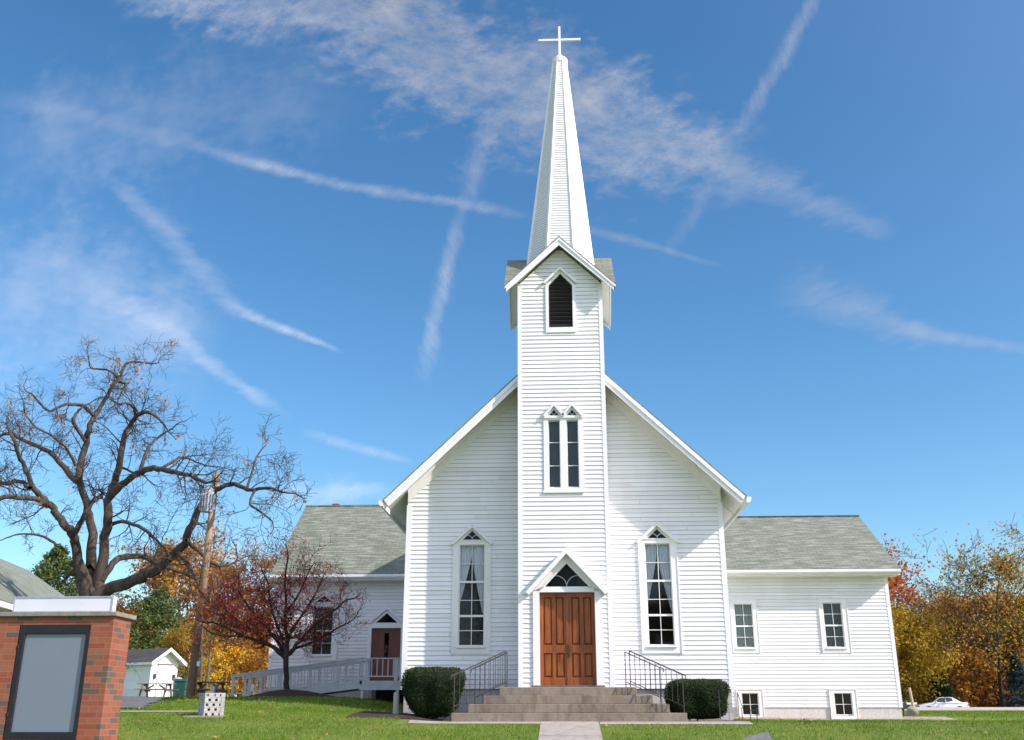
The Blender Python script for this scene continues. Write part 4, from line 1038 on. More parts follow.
# right-hand wood
plant('rust', px(893, 88), 88, 'tall rusty-red maple directly behind the right wing roof corner', sc=1.2)
plant('gold', px(918, 76.5), 79, 'broad golden-yellow tree just right of the right wing, above the white car', sc=.80)
plant('gold', px(890, 82), 82, 'golden tree half hidden behind the corner of the right wing', sc=.92)
plant('orange', px(972, 92), 92, 'orange tree in the middle of the right-hand wood, behind the white car', sc=.86)
plant('bare', px(962, 86), 86, 'half-bare tree with a thin crown left of the tall sparse tree', sc=.98)
plant('sparse', px(1000, 78), 78, 'tall dark-limbed tree with a sparse open crown, rising above the right-hand wood', sc=1.02)
plant('olive', px(1030, 82), 82, 'dense olive-gold tree at the right edge of the photo', sc=.86)
plant('brown', px(946, 98), 98, 'brown-leaved tree behind the spruce and the golden tree', sc=.95)
plant('orangebush', px(975, 80), 80, 'low bright orange tree behind the tail of the white car', sc=1.05)
plant('orangebush', px(1003, 84), 84, 'low orange tree between the sparse tree trunk and the blue spruce', sc=1.25)
plant('spruce', px(936, 79), 77.3, 'small dark green spruce behind the white car', sc=.86, tall=.8)
plant('blue', px(1021, 76), 76, 'blue-green spruce at the far right edge of the lawn', sc=.90)
plant('spruce', px(1000, 80), 80, 'low dark spruce beside the blue spruce', sc=.55)
plant('orange', px(950, 94), 94, 'orange tree between the golden tree and the middle of the right-hand wood', sc=.98)
plant('olive', px(990, 90), 90, 'olive-gold tree behind the sparse tree trunk', sc=.92)
plant('brown', px(1012, 88), 88, 'rust-brown tree just left of the olive tree at the right edge', sc=.98)
plant('orange', px(1046, 90), 90, 'orange tree at the extreme right, behind the olive-gold tree', sc=1.0)
plant('bare', 21.0, .3, 'tree standing on the lawn just outside the right edge of the photo', sc=.62)
# across the road behind the camera: what the window panes mirror
for i_, (k_, x_, y_, s_) in enumerate((('bare', -34, -62, 1.1), ('brown', -18, -70, 1.0), ('bare', -4, -60, 1.15), ('olive', 9, -68, 1.0), ('bare', 20, -61, 1.05), ('brown', 36, -66, 1.1))): plant(k_, x_, y_, 'tree across the road behind the camera, seen only mirrored in the windows', sc=s_, group='trees across the road')
# left-hand wood
plant('yellow', px(222, 64), 64, 'brilliant yellow small tree behind the low end of the ramp', sc=.8)
plant('brown', px(250, 72), 72, 'brown tree touching the left wing corner behind the crabapple', sc=.62)
plant('orangebush', px(262, 66), 66, 'small orange tree right behind the left wing corner', sc=1.0)
plant('pine', px(148, 70), 70, 'dark green pine behind the white shed', sc=.95, tall=.9)
plant('pine', px(38, 74), 74, 'green pine behind the neighbouring house roof', sc=1.15, tall=1.08)
plant('orange', px(192, 84), 84, 'tall orange tree behind the utility pole', sc=1.32)
plant('bare', px(262, 82), 82, 'nearly bare tree with orange tips rising behind the left wing roof', sc=1.2)
plant('brown', px(225, 90), 90, 'brown tree behind the crabapple crown', sc=1.2)
plant('bare', px(20, 80), 80, 'nearly bare tree behind the neighbouring house at the left edge', sc=.95)
plant('orange', px(-10, 86), 86, 'orange tree at the far left edge behind the house', sc=.9)
plant('olive', px(172, 66), 66, 'low olive tree between the shed and the utility pole', sc=.52)
plant('orange', px(118, 92), 92, 'orange tree behind the oak trunk and the shed roof', sc=.88)
plant('bare', px(95, 88), 88, 'thin bare tree showing between the oak limbs', sc=.9)
plant('brown', px(70, 94), 94, 'brown tree between the two pines', sc=.75)
# the trees behind, told apart by nothing: colour by colour
gr = 'rear trees of the surrounding wood'
rr = random.Random(3)
rear = []
for i in range(20):
    x = rr.uniform(34, 100); y = rr.uniform(100, 128)
    k_ = ['brown', 'orange', 'olive', 'rust', 'gold'][i % 5]; rear.append((k_, x, y, .98*rr.uniform(.8, 1.1)))
for i in range(24):
    x = rr.uniform(-85, -14); y = rr.uniform(94, 122)
    k_ = ['brown', 'orange', 'bare', 'brown', 'bare'][i % 5]; rear.append((k_, x, y, .80*rr.uniform(.75, 1.2)))
names = {'brown': 'brown-leaved tree in the rear of the surrounding wood', 'orange': 'orange-leaved tree in the rear of the surrounding wood', 'olive': 'olive-leaved tree in the rear of the right-hand wood',
         'rust': 'rust-red tree in the rear of the right-hand wood', 'gold': 'golden tree in the rear of the right-hand wood', 'bare': 'nearly bare tree in the rear of the left-hand wood'}
for k_, x, y, s in rear: plant(k_, x, y, names[k_], sc=s, group=gr+', '+k_)
# understorey: one mass
n = 52000
side_ = rng.uniform(0, 1, n) < .5
X = np.where(side_, rng.uniform(30, 120, n), rng.uniform(-110, -8, n)); Yv = np.where(side_, rng.uniform(88, 126, n), rng.uniform(78, 122, n))
cl = .5+.5*np.sin(X*.55+1.3*np.sin(Yv*.3))*np.cos(Yv*.4+X*.21)
Zv = ground(X, Yv)+rng.uniform(0, 1, n)**1.3*(2.2+5.0*cl)
o = leaves('undergrowth', np.stack([X, Yv, Zv], 1), .36, M['brownleaf'], None); tag(o, 'tangled brown undergrowth filling the foot of the wood behind the church', 'undergrowth', kind='stuff')

# ------------------------------------------------------------------ ground
def gridmesh(name, xs, ys, mat, dz=0, fn=None):
    X, Y = np.meshgrid(xs, ys); Z = ground(X, Y)+dz
    V = np.stack([X.ravel(), Y.ravel(), Z.ravel()], 1); nx, ny = len(xs), len(ys)
    i = np.arange(nx-1); j = np.arange(ny-1); I, J = np.meshgrid(i, j); a = (J*nx+I).ravel()
    Fc = np.stack([a, a+1, a+nx+1, a+nx], 1)
    if fn is not None:
        c = V[Fc].mean(1); Fc = Fc[fn(c[:, 0], c[:, 1])]
    return mk(name, V, Fc, mat, smooth=True)
xs = np.unique(np.concatenate([np.linspace(-30, 30, 121), np.linspace(-120, 120, 81), np.linspace(-900, 900, 37)]))
ys = np.unique(np.concatenate([np.linspace(-30, 25, 111), np.linspace(25, 130, 71), np.linspace(-400, 1500, 39)]))
tag(gridmesh('ground', xs, ys, M['lawn']), kind='structure')
tag(gridmesh('front_walk', np.linspace(-.575, .685, 5), np.linspace(-26, -1.64, 60), M['walk'], .014), kind='structure')
tag(gridmesh('side_walk', np.concatenate([np.linspace(-3.45, -.58, 12)]), np.linspace(-1.98, -1.45, 5), M['walk'], .010), kind='structure')
tag(gridmesh('side_walk', np.concatenate([np.linspace(.70, 3.95, 12)]), np.linspace(-2.05, -1.3, 5), M['walk'], .010), kind='structure')
tag(gridmesh('planting_bed', np.linspace(-5.0, -1.5, 14), np.linspace(-1.3, 1.2, 9), M['mulch'], .006), kind='structure')
tag(gridmesh('planting_bed', np.linspace(1.5, 4.3, 12), np.linspace(-1.1, 1.2, 9), M['mulch'], .006), kind='structure')
gb = gridmesh('gravel_bed', np.linspace(4.15, 12.4, 40), np.linspace(8.5, 10.6, 9), M['gravel'], .012, lambda x, y: (y > 8.75+.12*np.sin(x*2.3)+.15*(x > 11)) & ((x < 11.2) | (y > 8.7))); tag(gb, kind='structure')
for v_ in gb.data.vertices: v_.co.z += .08*float(sm(8.5, 9.7, v_.co.y))
# joints across the front walk
mb = MB()
for y in np.arange(-3.45, -24, -1.5):
    z = gz(0, y)+.0165; mb.add([(-.57, y-.012, z), (.68, y-.012, z), (.68, y+.012, z+.002), (-.57, y+.012, z+.002)], [(0, 1, 2, 3)])
tag(mb.build('walk_joints', M['asphalt']), kind='structure')
# drive on the left, narrow path, parking lot on the right
tag(gridmesh('driveway', np.linspace(-30, -10.0, 110), np.linspace(.6, 7.0, 20), M['asphalt'], .03, lambda x, y: (x < np.interp(y, [.6, 6.5], [px(143, .6), px(180, 6.5)])) & (y > .8+.2*np.sin(x*.8))), kind='structure')
tag(gridmesh('garden_path', np.linspace(-26, -8.2, 40), np.linspace(-.25, .0, 3), M['walk'], .012), kind='structure')
tag(gridmesh('road', np.linspace(13, 140, 90), np.linspace(43.6, 56, 14), M['roadc'], .03), kind='structure')
tag(gridmesh('parking_lot', np.linspace(10, 140, 60), np.linspace(66, 80, 10), M['asphalt'], .03), kind='structure')

# grass blades
def blades(name, n, x0, x1, y0, y1, h, w, ok=None, dens=None):
    X = rng.uniform(x0, x1, n); Y = rng.uniform(y0, y1, n)
    if ok is not None: k = ok(X, Y); X, Y = X[k], Y[k]
    n = len(X); Z = ground(X, Y); a = rng.uniform(0, 6.28, n); hh = h*rng.uniform(.5, 1.3, n)*(1+.25*np.sin(X*1.7+Y)*np.sin(Y*2.1)); ww = w*rng.uniform(.7, 1.3, n)
    dx, dy = np.cos(a)*ww, np.sin(a)*ww; lx, ly = rng.normal(size=n)*hh*.45, rng.normal(size=n)*hh*.45
    V = np.stack([np.stack([X-dx, Y-dy, Z-.005], 1), np.stack([X+dx, Y+dy, Z-.005], 1), np.stack([X+lx, Y+ly, Z+hh], 1)], 1).reshape(-1, 3)
    o = mk(name, V, np.arange(3*n).reshape(n, 3), M['grass'])
    tone = np.clip(.48+.20*np.sin(X*.9+np.sin(Y*1.8))*np.cos(Y*2.1-X*.5)+.14*np.sin(X*3.1+Y*4.7)*np.sin(Y*5.3-X*2.2)+.24*rng.normal(size=n), 0, 1); face_attr(o, tone)
    return tag(o, None, None, kind='stuff')
def nopath(X, Y):
    k = ~((X > -.585+.03*np.sin(Y*5)+.02*np.sin(Y*17)) & (X < .695+.03*np.sin(Y*6+1)+.02*np.sin(Y*19))); k &= ~((Y > -2.07) & (Y < 1.5) & (X > -3.72) & (X < 3.97))
    k &= ~((X > -5.0) & (X < -1.5) & (Y > -1.3) & (Y < 1.2)); k &= ~((np.hypot((X-cb_[0])/1.5, (Y-cb_[1])/.95) < 1))
    k &= ~((X > 4.1) & (X < 12.5) & (Y > 8.7)); k &= ~((Y > -.4) & (Y < .2) & (X < -8.1)); k &= ~((X < -6.4) & (X > -11) & (Y > 7.3) & (Y < 8.6)); k &= ~((np.abs(X) < 4.1) & (Y > .9))
    k &= ~((X < 12.2) & (X > 10.5) & (Y > 8.5))
    k &= ~((X < np.interp(Y, [.6, 6.5], [px(144, .6), px(181, 6.5)])) & (Y > .7) & (Y < 7.0))
    return k
g1 = blades('grass', 210000, -13, 14, -7.5, 2, .045, .006, nopath); tag(g1, 'short green lawn grass in front of the church', 'grass')
g2 = blades('grass', 130000, -26, -4, 2, 22, .055, .011, nopath); tag(g2, 'lawn grass rising on the left towards the ramp and the pole', 'grass')
g3 = blades('grass', 120000, 4, 45, 2, 46, .055, .014, nopath); tag(g3, 'lawn grass running back past the right wing', 'grass')
n = 1000; X = rng.uniform(-15, 15, n); Y = rng.uniform(-7, 9, n); k = nopath(X, Y); k &= (rng.uniform(0, 1, n) < np.where(X < -3, 1, .35)); X, Y = X[k], Y[k]
o = leaves('fallen_leaves', np.stack([X, Y, ground(X, Y)+.05], 1), .085, M['fallen'], None, up=3); tag(o, 'scattered orange and brown fallen leaves on the lawn', 'leaves', kind='stuff')
pts = np.array([(px_, py_) for px_, py_ in ((-.25, -1.85), (.1, -1.95), (-2.45, -1.6), (-2.3, -1.75), (2.4, -1.5))])

# ------------------------------------------------------------------ brick sign
sx0, sx1 = -8.05, -5.66; sy0, sy1 = -12.2, -11.68; zt_ = 1.335
zg = gz(-7, -12)-.1
sign = empty('church_sign', (-6.85, -11.94, gz(-6.85, -11.94)), 'red brick sign pier with a blank grey panel in a black frame', 'sign')
mb = MB(); dx0, dx1, dz0, dz1 = -6.86, -5.94, -.12, 1.235
yr = sy0+.045
mb.box(sx0, dx0, sy0, sy1, zg, zt_); mb.box(dx1, sx1, sy0, sy1, zg, zt_); mb.box(dx0, dx1, sy0, sy1, dz1, zt_); mb.box(dx0, dx1, sy0, sy1, zg, dz0); mb.box(dx0, dx1, sy0+.12, sy1, dz0, dz1)
mb.build('brick_pier', M['brick'], sign)
bevel(MB().box(sx0-.06, sx1+.045, sy0-.05, sy1+.05, zt_+.001, zt_+.055).build('cap', M['capstone'], sign), .006)
mb = MB(); fw_ = .085
mb.box(dx0+.012, dx0+fw_, sy0+.0, sy0+.118, dz0+.003, dz1-.003); mb.box(dx1-.055, dx1-.002, sy0+.0, sy0+.118, dz0+.003, dz1-.003)
mb.box(dx0+fw_, dx1-.055, sy0, sy0+.118, dz1-.11, dz1-.003); mb.box(dx0+fw_, dx1-.055, sy0, sy0+.118, dz0+.003, dz0+.09)
fr_ = mb.build('display_frame', M['blackframe'], sign); bevel(fr_, .006)
mb = MB(); mb.box(dx0+.02, dx0+.035, sy0-.012, sy0-.001, .95, 1.0); mb.box(dx0+.02, dx0+.035, sy0-.012, sy0-.001, .15, .20); mb.build('hinge', M['iron'], fr_)
MB().box(dx0+fw_-.01, dx1-.05, sy0+.03, sy0+.04, dz0+.08, dz1-.10).build('panel', M['screen'], fr_)
mb = MB(); tx0, tx1 = -7.0, -5.715; mb.box(tx0, tx1, sy0+.04, sy0+.14, zt_+.057, zt_+.25)
tp = bevel(mb.build('title_panel', M['whitepanel'], sign), .004)
mb = MB(); 
for a, b, c, d in ((tx0, tx1, zt_+.057, zt_+.072), (tx0, tx1, zt_+.237, zt_+.252), (tx0, tx0+.015, zt_+.0725, zt_+.2365), (tx1-.015, tx1, zt_+.0725, zt_+.2365)): mb.box(a, b, sy0+.03, sy0+.0385, c, d)
mb.build('panel_edge', M['galv'], tp)

# ------------------------------------------------------------------ neighbouring house at the left edge
E0 = at(-60, 580, 8.6); E0 = at(0, 599, 12); d = np.array((E0[0]-at(75, 622, 21.8)[0], E0[1]-21.82, 0.)); d = -d/np.linalg.norm(d)  # eave direction, away from camera
nrm = np.array((d[1], -d[0], 0.)); # faces right
ez = E0[2]; o0 = E0-d*8; o1 = E0+d*19
house = empty('neighbour_house', tuple(E0+np.array((-3, 0, -ez+gz(E0[0], 15)))), 'white house with pale green shingle roof, behind the brick sign at the left edge', 'house')
hw2 = 5.4; rz_ = 3.5
a, b = o0+d*.0, o1; ra, rb = a-nrm*hw2+(0, 0, rz_), b-nrm*hw2+(0, 0, rz_); fa_, fb_ = a-nrm*2*hw2, b-nrm*2*hw2
mb = MB(); slab(mb, [a, b, rb, ra], .06); slab(mb, [fb_, fa_, ra, rb], .06)
mb.build('roof', M['shingle'], house)
mb = MB(); wa, wb = a-nrm*.45+d*.4, b-nrm*.45-d*.45
L_ = np.linalg.norm((wb-wa)[:2]); siding(mb, (wa[0], wa[1], 0), d, nrm, gz(-22, 15)+.2, ez-.12, lambda z: 0, lambda z: L_)
wc = wb-nrm*(2*hw2-.9); L2 = 2*hw2-.9
siding(mb, (wc[0], wc[1], 0), nrm, d, gz(-22, 15)+.2, ez-.12, lambda z: 0, lambda z: L2)
siding(mb, (wa[0], wa[1], 0), -nrm, -d, gz(-22, 15)+.2, ez-.12, lambda z: 0, lambda z: L2)
mb.build('wall', M['siding'], house)
mb = MB(); mb.bar(a+np.array((0, 0, -.16))+nrm*.012, b+np.array((0, 0, -.16))+nrm*.012, .022, .20); mb.bar(b+np.array((0, 0, -.16))+d*.012, fb_+np.array((0, 0, -.16))+d*.012, .022, .20)
mb.add([a-(0, 0, .2), b-(0, 0, .2), b-nrm*.5-(0, 0, .2), a-nrm*.5-(0, 0, .2)], [(0, 1, 2, 3)])
mb.build('eave_board', M['trim'], house)

# ------------------------------------------------------------------ utility pole
pb = at(190, 701, 12); pt = at(216.5, 473, 12)
gzp = gz(pb[0], pb[1])
pole = empty('utility_pole', (pb[0], pb[1], gzp), 'wooden utility pole carrying a grey transformer, standing between the sign and the crabapple', 'utility pole')
ax = (pt-pb)/np.linalg.norm(pt-pb); P1 = pb+ax*(pt-pb)[2]*.33
MB().tube([pb-ax*.6, P1], [.165, .15], 12, False).build('treated_base', M['poledark'], pole, smooth=True)
MB().tube([P1, pt], [.149, .115], 12).build('shaft', M['pole'], pole, smooth=True)
cc = at(207.5, 501, 11.68); 
mb = MB(); mb.lathe((cc[0], cc[1], cc[2]-.42), [(.0, -.0), (.21, .0), (.22, .03), (.22, .80), (.235, .82), (.235, .86), (.16, .90), (.05, .93)], 16)
tf = mb.build('transformer', M['galv'], pole, smooth=False)
mb = MB()
for k in range(9):
    a_ = math.pi*(1.0+k/8); mb.obox((cc[0]+.25*math.cos(a_), cc[1]+.25*math.sin(a_), cc[2]-.05), (math.cos(a_)*.035, math.sin(a_)*.035, 0), (-math.sin(a_)*.008, math.cos(a_)*.008, 0), (0, 0, .30))
mb.build('cooling_fins', M['galv'], tf)
mb = MB(); mb.lathe((cc[0]-.1, cc[1], cc[2]+.44), [(.03, 0), (.06, .03), (.03, .06), (.06, .09), (.03, .12), (.05, .15), (.02, .2)], 8); mb.build('bushing', M['cblock'], tf)
mb = MB(); mb.tube([cc+np.array((-.27, -.1, .2)), cc+np.array((-.42, -.1, -.3)), cc+np.array((-.38, -.1, -.75)), cc+np.array((-.1, -.05, -.95)), cc+np.array((.05, .1, -1.1))], .018, 5); mb.tube([cc+np.array((-.2, -.1, -.4)), cc+np.array((-.25, -.1, -.8)), cc+np.array((0, .1, -1.0))], .014, 5)
mb.build('service_cable', M['iron'], pole)
mb = MB(); mb.obox(cc+np.array((.14, .16, .15)), (.1, 0, 0), (0, .12, 0), (0, 0, .03)); mb.obox(cc+np.array((.14, .16, -.25)), (.1, 0, 0), (0, .12, 0), (0, 0, .03)); mb.build('bracket', M['galv'], pole)
mb = MB(); q = pb+ax*.9; mb.tube([q+(.17, -.02, -.9), q+(.17, -.02, 2.6)], .02, 6); mb.build('conduit', M['pole'], pole)
mb = MB(); q = pb+ax*1.25; mb.box(q[0]+.16, q[0]+.26, q[1]-.2, q[1]-.12, q[2]-.07, q[2]+.10); mb.build('meter_box', M['whitepanel'], pole)
# slim grey trunks beyond the pole
for (xa, ya, xb_, yb_, Y_, lab) in ((200, 692, 201.5, 640, 40, 'slim straight bare trunk, first right of the utility pole'), (205, 694, 211, 640, 38, 'slim leaning bare trunk, second right of the utility pole')):
    p0 = at(xa, ya, Y_); p1 = at(xb_, yb_, Y_); dd = p1-p0; t = empty('bare_sapling', (p0[0], p0[1], gz(p0[0], p0[1])), lab, 'tree', 'bare saplings by the utility pole')
    mb = MB(); mb.tube([p0-(0, 0, .8), p0+dd*.5+(.04, 0, 0), p1, p1+dd*.8+(.1, 0, .2), p1+dd*1.6], [.10, .085, .07, .05, .02], 7)
    tps = []; 
    for k in range(7): grow(mb, p1+dd*(k*.2), (rn.normal(), rn.normal(), .8), 1.2, .02, 1, tps, rn, .2, 3, .1, .6, 4, .8, .01)
    mb.build('trunk', M['barkfar'], t)

# ------------------------------------------------------------------ shed
Ys = 45.0; c0 = at(148, 698, Ys); zs0 = gz(c0[0], c0[1])-.1
c0 = at(147.5, 698, Ys); xl_, xr_ = c0[0]-.15, at(177.5, 690, Ys)[0]; xm = (xl_+xr_)/2
wz = 3.62; rzs = 4.38
shed = empty('garden_shed', (xm, Ys+2, zs0), 'small white gabled shed with dark shingles beyond the driveway', 'shed')
# gable front faces the camera; long side runs back to the left as a lean of the lot: turned by 28 degrees
SH = MB(); 
ang = R(62)
fx = np.array((math.cos(R(12)), -math.sin(R(12)), 0.)); bx = np.array((-math.cos(R(40)), math.sin(R(40)), 0.))
fx = np.array((math.cos(R(35)), math.sin(R(35)), 0.)); bx = np.array((-math.sin(R(35)), math.cos(R(35)), 0.))
bx = np.array((-math.cos(R(30)), math.sin(R(30)), 0.)); fx = np.array((math.sin(R(30)), math.cos(R(30)), 0.))
Wd = 2.25; Ln = 6.0; cn = np.array((c0[0], Ys, 0.))
ctr = cn
# front gable from cn along fx for Wd; long wall from cn along bx for Ln
nf = -bx; ns = -fx
def gl(z): return 0 if z < wz else (z-wz)/(rzs-wz)*Wd/2
siding(SH, cn, fx, nf, zs0, rzs-.02, lambda z: gl(z), lambda z: Wd-gl(z), s=.16, t=.012)
siding(SH, cn+bx*Ln, bx*-1, ns, zs0, wz, lambda z: 0, lambda z: Ln, s=.16, t=.012)
siding(SH, cn+fx*Wd, bx, fx, zs0, wz, lambda z: 0, lambda z: Ln, s=.16, t=.012)
SH.build('wall', M['siding'], shed)
mb = MB(); so = MB(); Z = lambda p, z: np.array((p[0], p[1], z)); ov = .5; sls = (rzs-wz)/(Wd/2)
f0 = cn-bx*ov; f1 = cn+bx*(Ln+.2)
def rp(base, w, z): return Z(base+fx*w, z)
for (wo, wi) in ((-ov*.7, Wd/2), (Wd+ov*.7, Wd/2)):
    zo = rzs-abs(wo-Wd/2)*sls+.1; zi = rzs+.1
    slab(mb, [rp(f0, wo, zo), rp(f1, wo, zo), rp(f1, wi, zi), rp(f0, wi, zi)], .05)
    slab(so, [rp(f0, wo, zo-.052), rp(f1, wo, zo-.052), rp(f1, wi, zi-.052), rp(f0, wi, zi-.052)], .03)
    fasc = [rp(f0, wo, zo), rp(f0, wi, zi), rp(f0, wi, zi-.24), rp(f0, wo, zo-.24)]
    so.add(fasc+[p-bx*.04 for p in fasc], [(0, 1, 2, 3), (7, 6, 5, 4), (0, 4, 5, 1), (1, 5, 6, 2), (2, 6, 7, 3), (3, 7, 4, 0)])
    so.bar(rp(f0, wo, zo-.1), rp(f1, wo, zo-.1), .03, .16)
r = mb.build('roof', M['shingle_shed'], shed); so.build('fascia', M['trim'], r)
mb = MB(); dp = cn+fx*Wd/2+nf*.03
mb.obox(Z(dp, zs0+1.15), fx*.52, nf*.015, (0, 0, 1.05)); dr = mb.build('door', M['oldtrim'], shed)
mb = MB()
for q in (-.54, .54): mb.obox(Z(dp+fx*q+nf*.012, zs0+1.15), fx*.02, nf*.012, (0, 0, 1.08))
mb.build('door_casing', M['galv'], dr)
mb = MB(); mb.obox(Z(dp, zs0+2.26), fx*.62, nf*.05, (0, 0, .04)); mb.obox(Z(dp-fx*.03+nf*.02, zs0+1.15), fx*.012, nf*.003, (0, 0, 1.0)); mb.build('lintel', M['oldwood'], dr)
for q in (-.80, .80):
    mb = MB(); mb.obox(Z(dp+fx*q+nf*.05, zs0+1.45), fx*.07, nf*.07, (0, 0, .16)); mb.build('wall_lamp', M['iron'], shed)

# ------------------------------------------------------------------ picnic tables, bin, planter
def picnic(x, y, rot, L_, label, matk='oldwood', sc=1.0):
    t = empty('picnic_table', (x, y, gz(x, y)), label, 'picnic table', 'picnic tables on the left lawn'); t.rotation_euler = (0, 0, rot); 
    z0 = gz(x, y); 
    def bl(mb, nm): 
        o = mb.build(nm, M[matk], None); o.parent = t; o.matrix_parent_inverse = Matrix.Identity(4); return o
    mb = MB()
    for i in range(5): mb.box(-L_/2, L_/2, -.36+i*.147, -.36+i*.147+.135, .71, .75)
    bl(mb, 'tabletop')
    for s in (-1, 1):
        mb = MB(); mb.box(-L_/2, L_/2, *sorted((s*.62, s*.87)), .42, .46); bl(mb, 'bench_seat')
    for e in (-1, 1):
        xx = e*(L_/2-.3)
        for s in (-1, 1):
            mb = MB(); mb.bar((xx, s*.30, .70), (xx, s*.72, -.03), .045, .09, (1, 0, 0)); bl(mb, 'leg')
        mb = MB(); mb.box(xx+.03, xx+.07, -.85, .85, .33, .42); mb.box(xx+.03, xx+.07, -.35, .35, .62, .71); bl(mb, 'crossbar')
    # lengthwise braces
    for e in (-1, 1): mb = MB(); mb.bar((e*.15, 0, .66), (e*(L_/2-.3), 0, .38), .04, .08); bl(mb, 'brace')
    t.scale = (sc, sc, sc); return t
q = at(155, 700, 31); picnic(q[0]+.0, 31, R(4), 1.9, 'weathered picnic table in front of the white shed', sc=1.0)
q = at(203, 700, 17); picnic(q[0]+.2, 17, R(3), 1.5, 'dark picnic table behind the concrete block planter')
q = at(181, 697, 36); bx_, by_ = q[0], 36.0; zb_ = gz(bx_, by_)
bn = empty('rubbish_bin', (bx_, by_, zb_), 'dark green wheeled rubbish bin beside the white shed', 'bin')
mb = MB()
v0 = [(-.34, -.36), (.34, -.36), (.34, .36), (-.34, .36)]
vs = [(bx_+x*.85, by_+y*.85, zb_+.03) for x, y in v0]+[(bx_+x, by_+y, zb_+.86) for x, y in v0]
mb.add(vs, [(0, 3, 2, 1), (4, 5, 6, 7), (0, 1, 5, 4), (1, 2, 6, 5), (2, 3, 7, 6), (3, 0, 4, 7)]); bevel(mb.build('body', M['green'], bn), .03)
mb = MB(); mb.prism([(-.40, .865), (.42, .865), (.38, .97), (-.30, 1.01)], 'x', -.37, .37)
mb.v = [(v[0]+bx_, v[1]+by_, v[2]+zb_) for v in mb.v]; bevel(mb.build('lid', M['green'], bn), .02)
for s in (-1, 1):
    mb = MB(); mb.tube([(bx_+s*.28, by_+.36, zb_+.12), (bx_+s*.36, by_+.36, zb_+.12)], .12, 12); mb.build('wheel', M['tyre'], bn)
q = at(176, 698, 36.5); bx2, by2 = q[0]-.05, 36.6; z2 = gz(bx2, by2)
mb = MB(); mb.lathe((bx2, by2, z2), [(.2, 0), (.21, .02), (.25, 1.0), (.27, 1.02), (.24, 1.06), (.1, 1.12), (0, 1.13)], 14); tag(mb.build('waste_barrel', M['curtaing'], loc=(bx2, by2, z2), smooth=False), 'pale green barrel between the shed and the dark green bin', 'barrel')
# stacked concrete block planter
Yp = -1.0; q = at(210.5, 715, Yp); px_, py_ = q[0], Yp; zp = gz(px_, py_); W_ = .46; 
pl = empty('block_planter', (px_, py_, zp), 'square bin enclosure stacked from pale concrete blocks with small dark holes, on the left lawn', 'planter')
rot_ = R(36); ca, sa = math.cos(rot_), math.sin(rot_)
H0 = .52; rows = 5; rh = H0/rows; th_ = .09
core = MB()
for r_ in range(rows):
    z0 = zp-.02+r_*rh; cols_ = 3
    blk = MB()
    for side in range(4):
        aa = rot_+side*math.pi/2; ux = np.array((math.cos(aa), math.sin(aa), 0)); un = np.array((math.sin(aa), -math.cos(aa), 0))
        cen = np.array((px_, py_, 0))+un*(W_/2-th_/2)
        # a block front pierced by square cores: built from bars round each hole
        cw = W_/cols_
        offs = (.5 if r_ % 2 else .0)
        edges = [-W_/2]
        hs = []
        for c_ in range(cols_):
            hc = -W_/2+cw*(c_+.5)+(cw*.22 if r_ % 2 else -cw*.12)
            hs.append((hc-.030, hc+.030))
        x = -W_/2
        for (a1, b1) in hs:
            blk.obox(cen+ux*((x+a1)/2)+np.array((0, 0, z0+rh/2)), ux*(a1-x)/2, un*th_/2, (0, 0, rh/2-.003)); x = b1
        x2 = W_/2-th_
        if x2 > x: blk.obox(cen+ux*((x+x2)/2)+np.array((0, 0, z0+rh/2)), ux*(x2-x)/2, un*th_/2, (0, 0, rh/2-.003))
        for (a1, b1) in hs:
            blk.obox(cen+ux*((a1+b1)/2)+np.array((0, 0, z0+.012)), ux*(b1-a1)/2, un*th_/2*.98, (0, 0, .012)); blk.obox(cen+ux*((a1+b1)/2)+np.array((0, 0, z0+rh-.014)), ux*(b1-a1)/2, un*th_/2*.98, (0, 0, .010))
    blk.build('block_course', M['cblock'], pl)
mb = MB(); mb.obox((px_, py_, zp+.20), np.array((ca, sa, 0))*(W_/2-th_-.01), np.array((-sa, ca, 0))*(W_/2-th_-.01), (0, 0, .19)); mb.build('liner', M['dark'], pl)
tag(MB().box(px_-.50, px_+.38, py_-.38, py_+.4, zp-.08, zp+.008).build('paving_slab', M['walk'], loc=(px_, py_, zp)), 'pale concrete slab under the block planter', 'slab')

# ------------------------------------------------------------------ right-hand bits
mb = MB(); x, y = 12.95, 16.0; z = gz(x, y)
import bmesh
def rock(cx, cy, cz, rx, ry, rz2, seed, name, mat, label, cat):
    bm = bmesh.new(); bmesh.ops.create_icosphere(bm, subdivisions=3, radius=1); r0 = np.random.default_rng(seed)
    V = np.array([v.co[:] for v in bm.verts]); Fc = [tuple(v.index for v in f.verts) for f in bm.faces]; bm.free()
    d = 1+.10*np.sin(V[:, 0]*3+1)*np.sin(V[:, 1]*4)+.08*np.sin(V[:, 2]*5+V[:, 0]*2)+.02*r0.normal(size=len(V))
    V = V*d[:, None]*np.array((rx, ry, rz2))+np.array((cx, cy, cz)); o = mk(name, V, Fc, mat, smooth=True, loc=(cx, cy, cz)); return tag(o, label, cat)
rock(13.12, 16, z+.14, .22, .22, .24, 3, 'boulder', M['lightwood'] if False else M['capstone'], 'rounded tan boulder beside the outer corner of the right wing', 'boulder')
p0 = np.array((13.36, 16.4, z-.1)); tag(MB().tube([p0, p0+(-.10, 0, 1.15)], [.06, .05], 6).build('fence_post', M['lightwood'], loc=tuple(p0)), 'leaning pale wooden post behind the boulder at the right wing', 'post')
x, y = 12.55, 15.2; z = gz(x, y)
lp = empty('ground_lamp', (x, y, z), 'small black floodlight on a stake in front of the boulder', 'lamp')
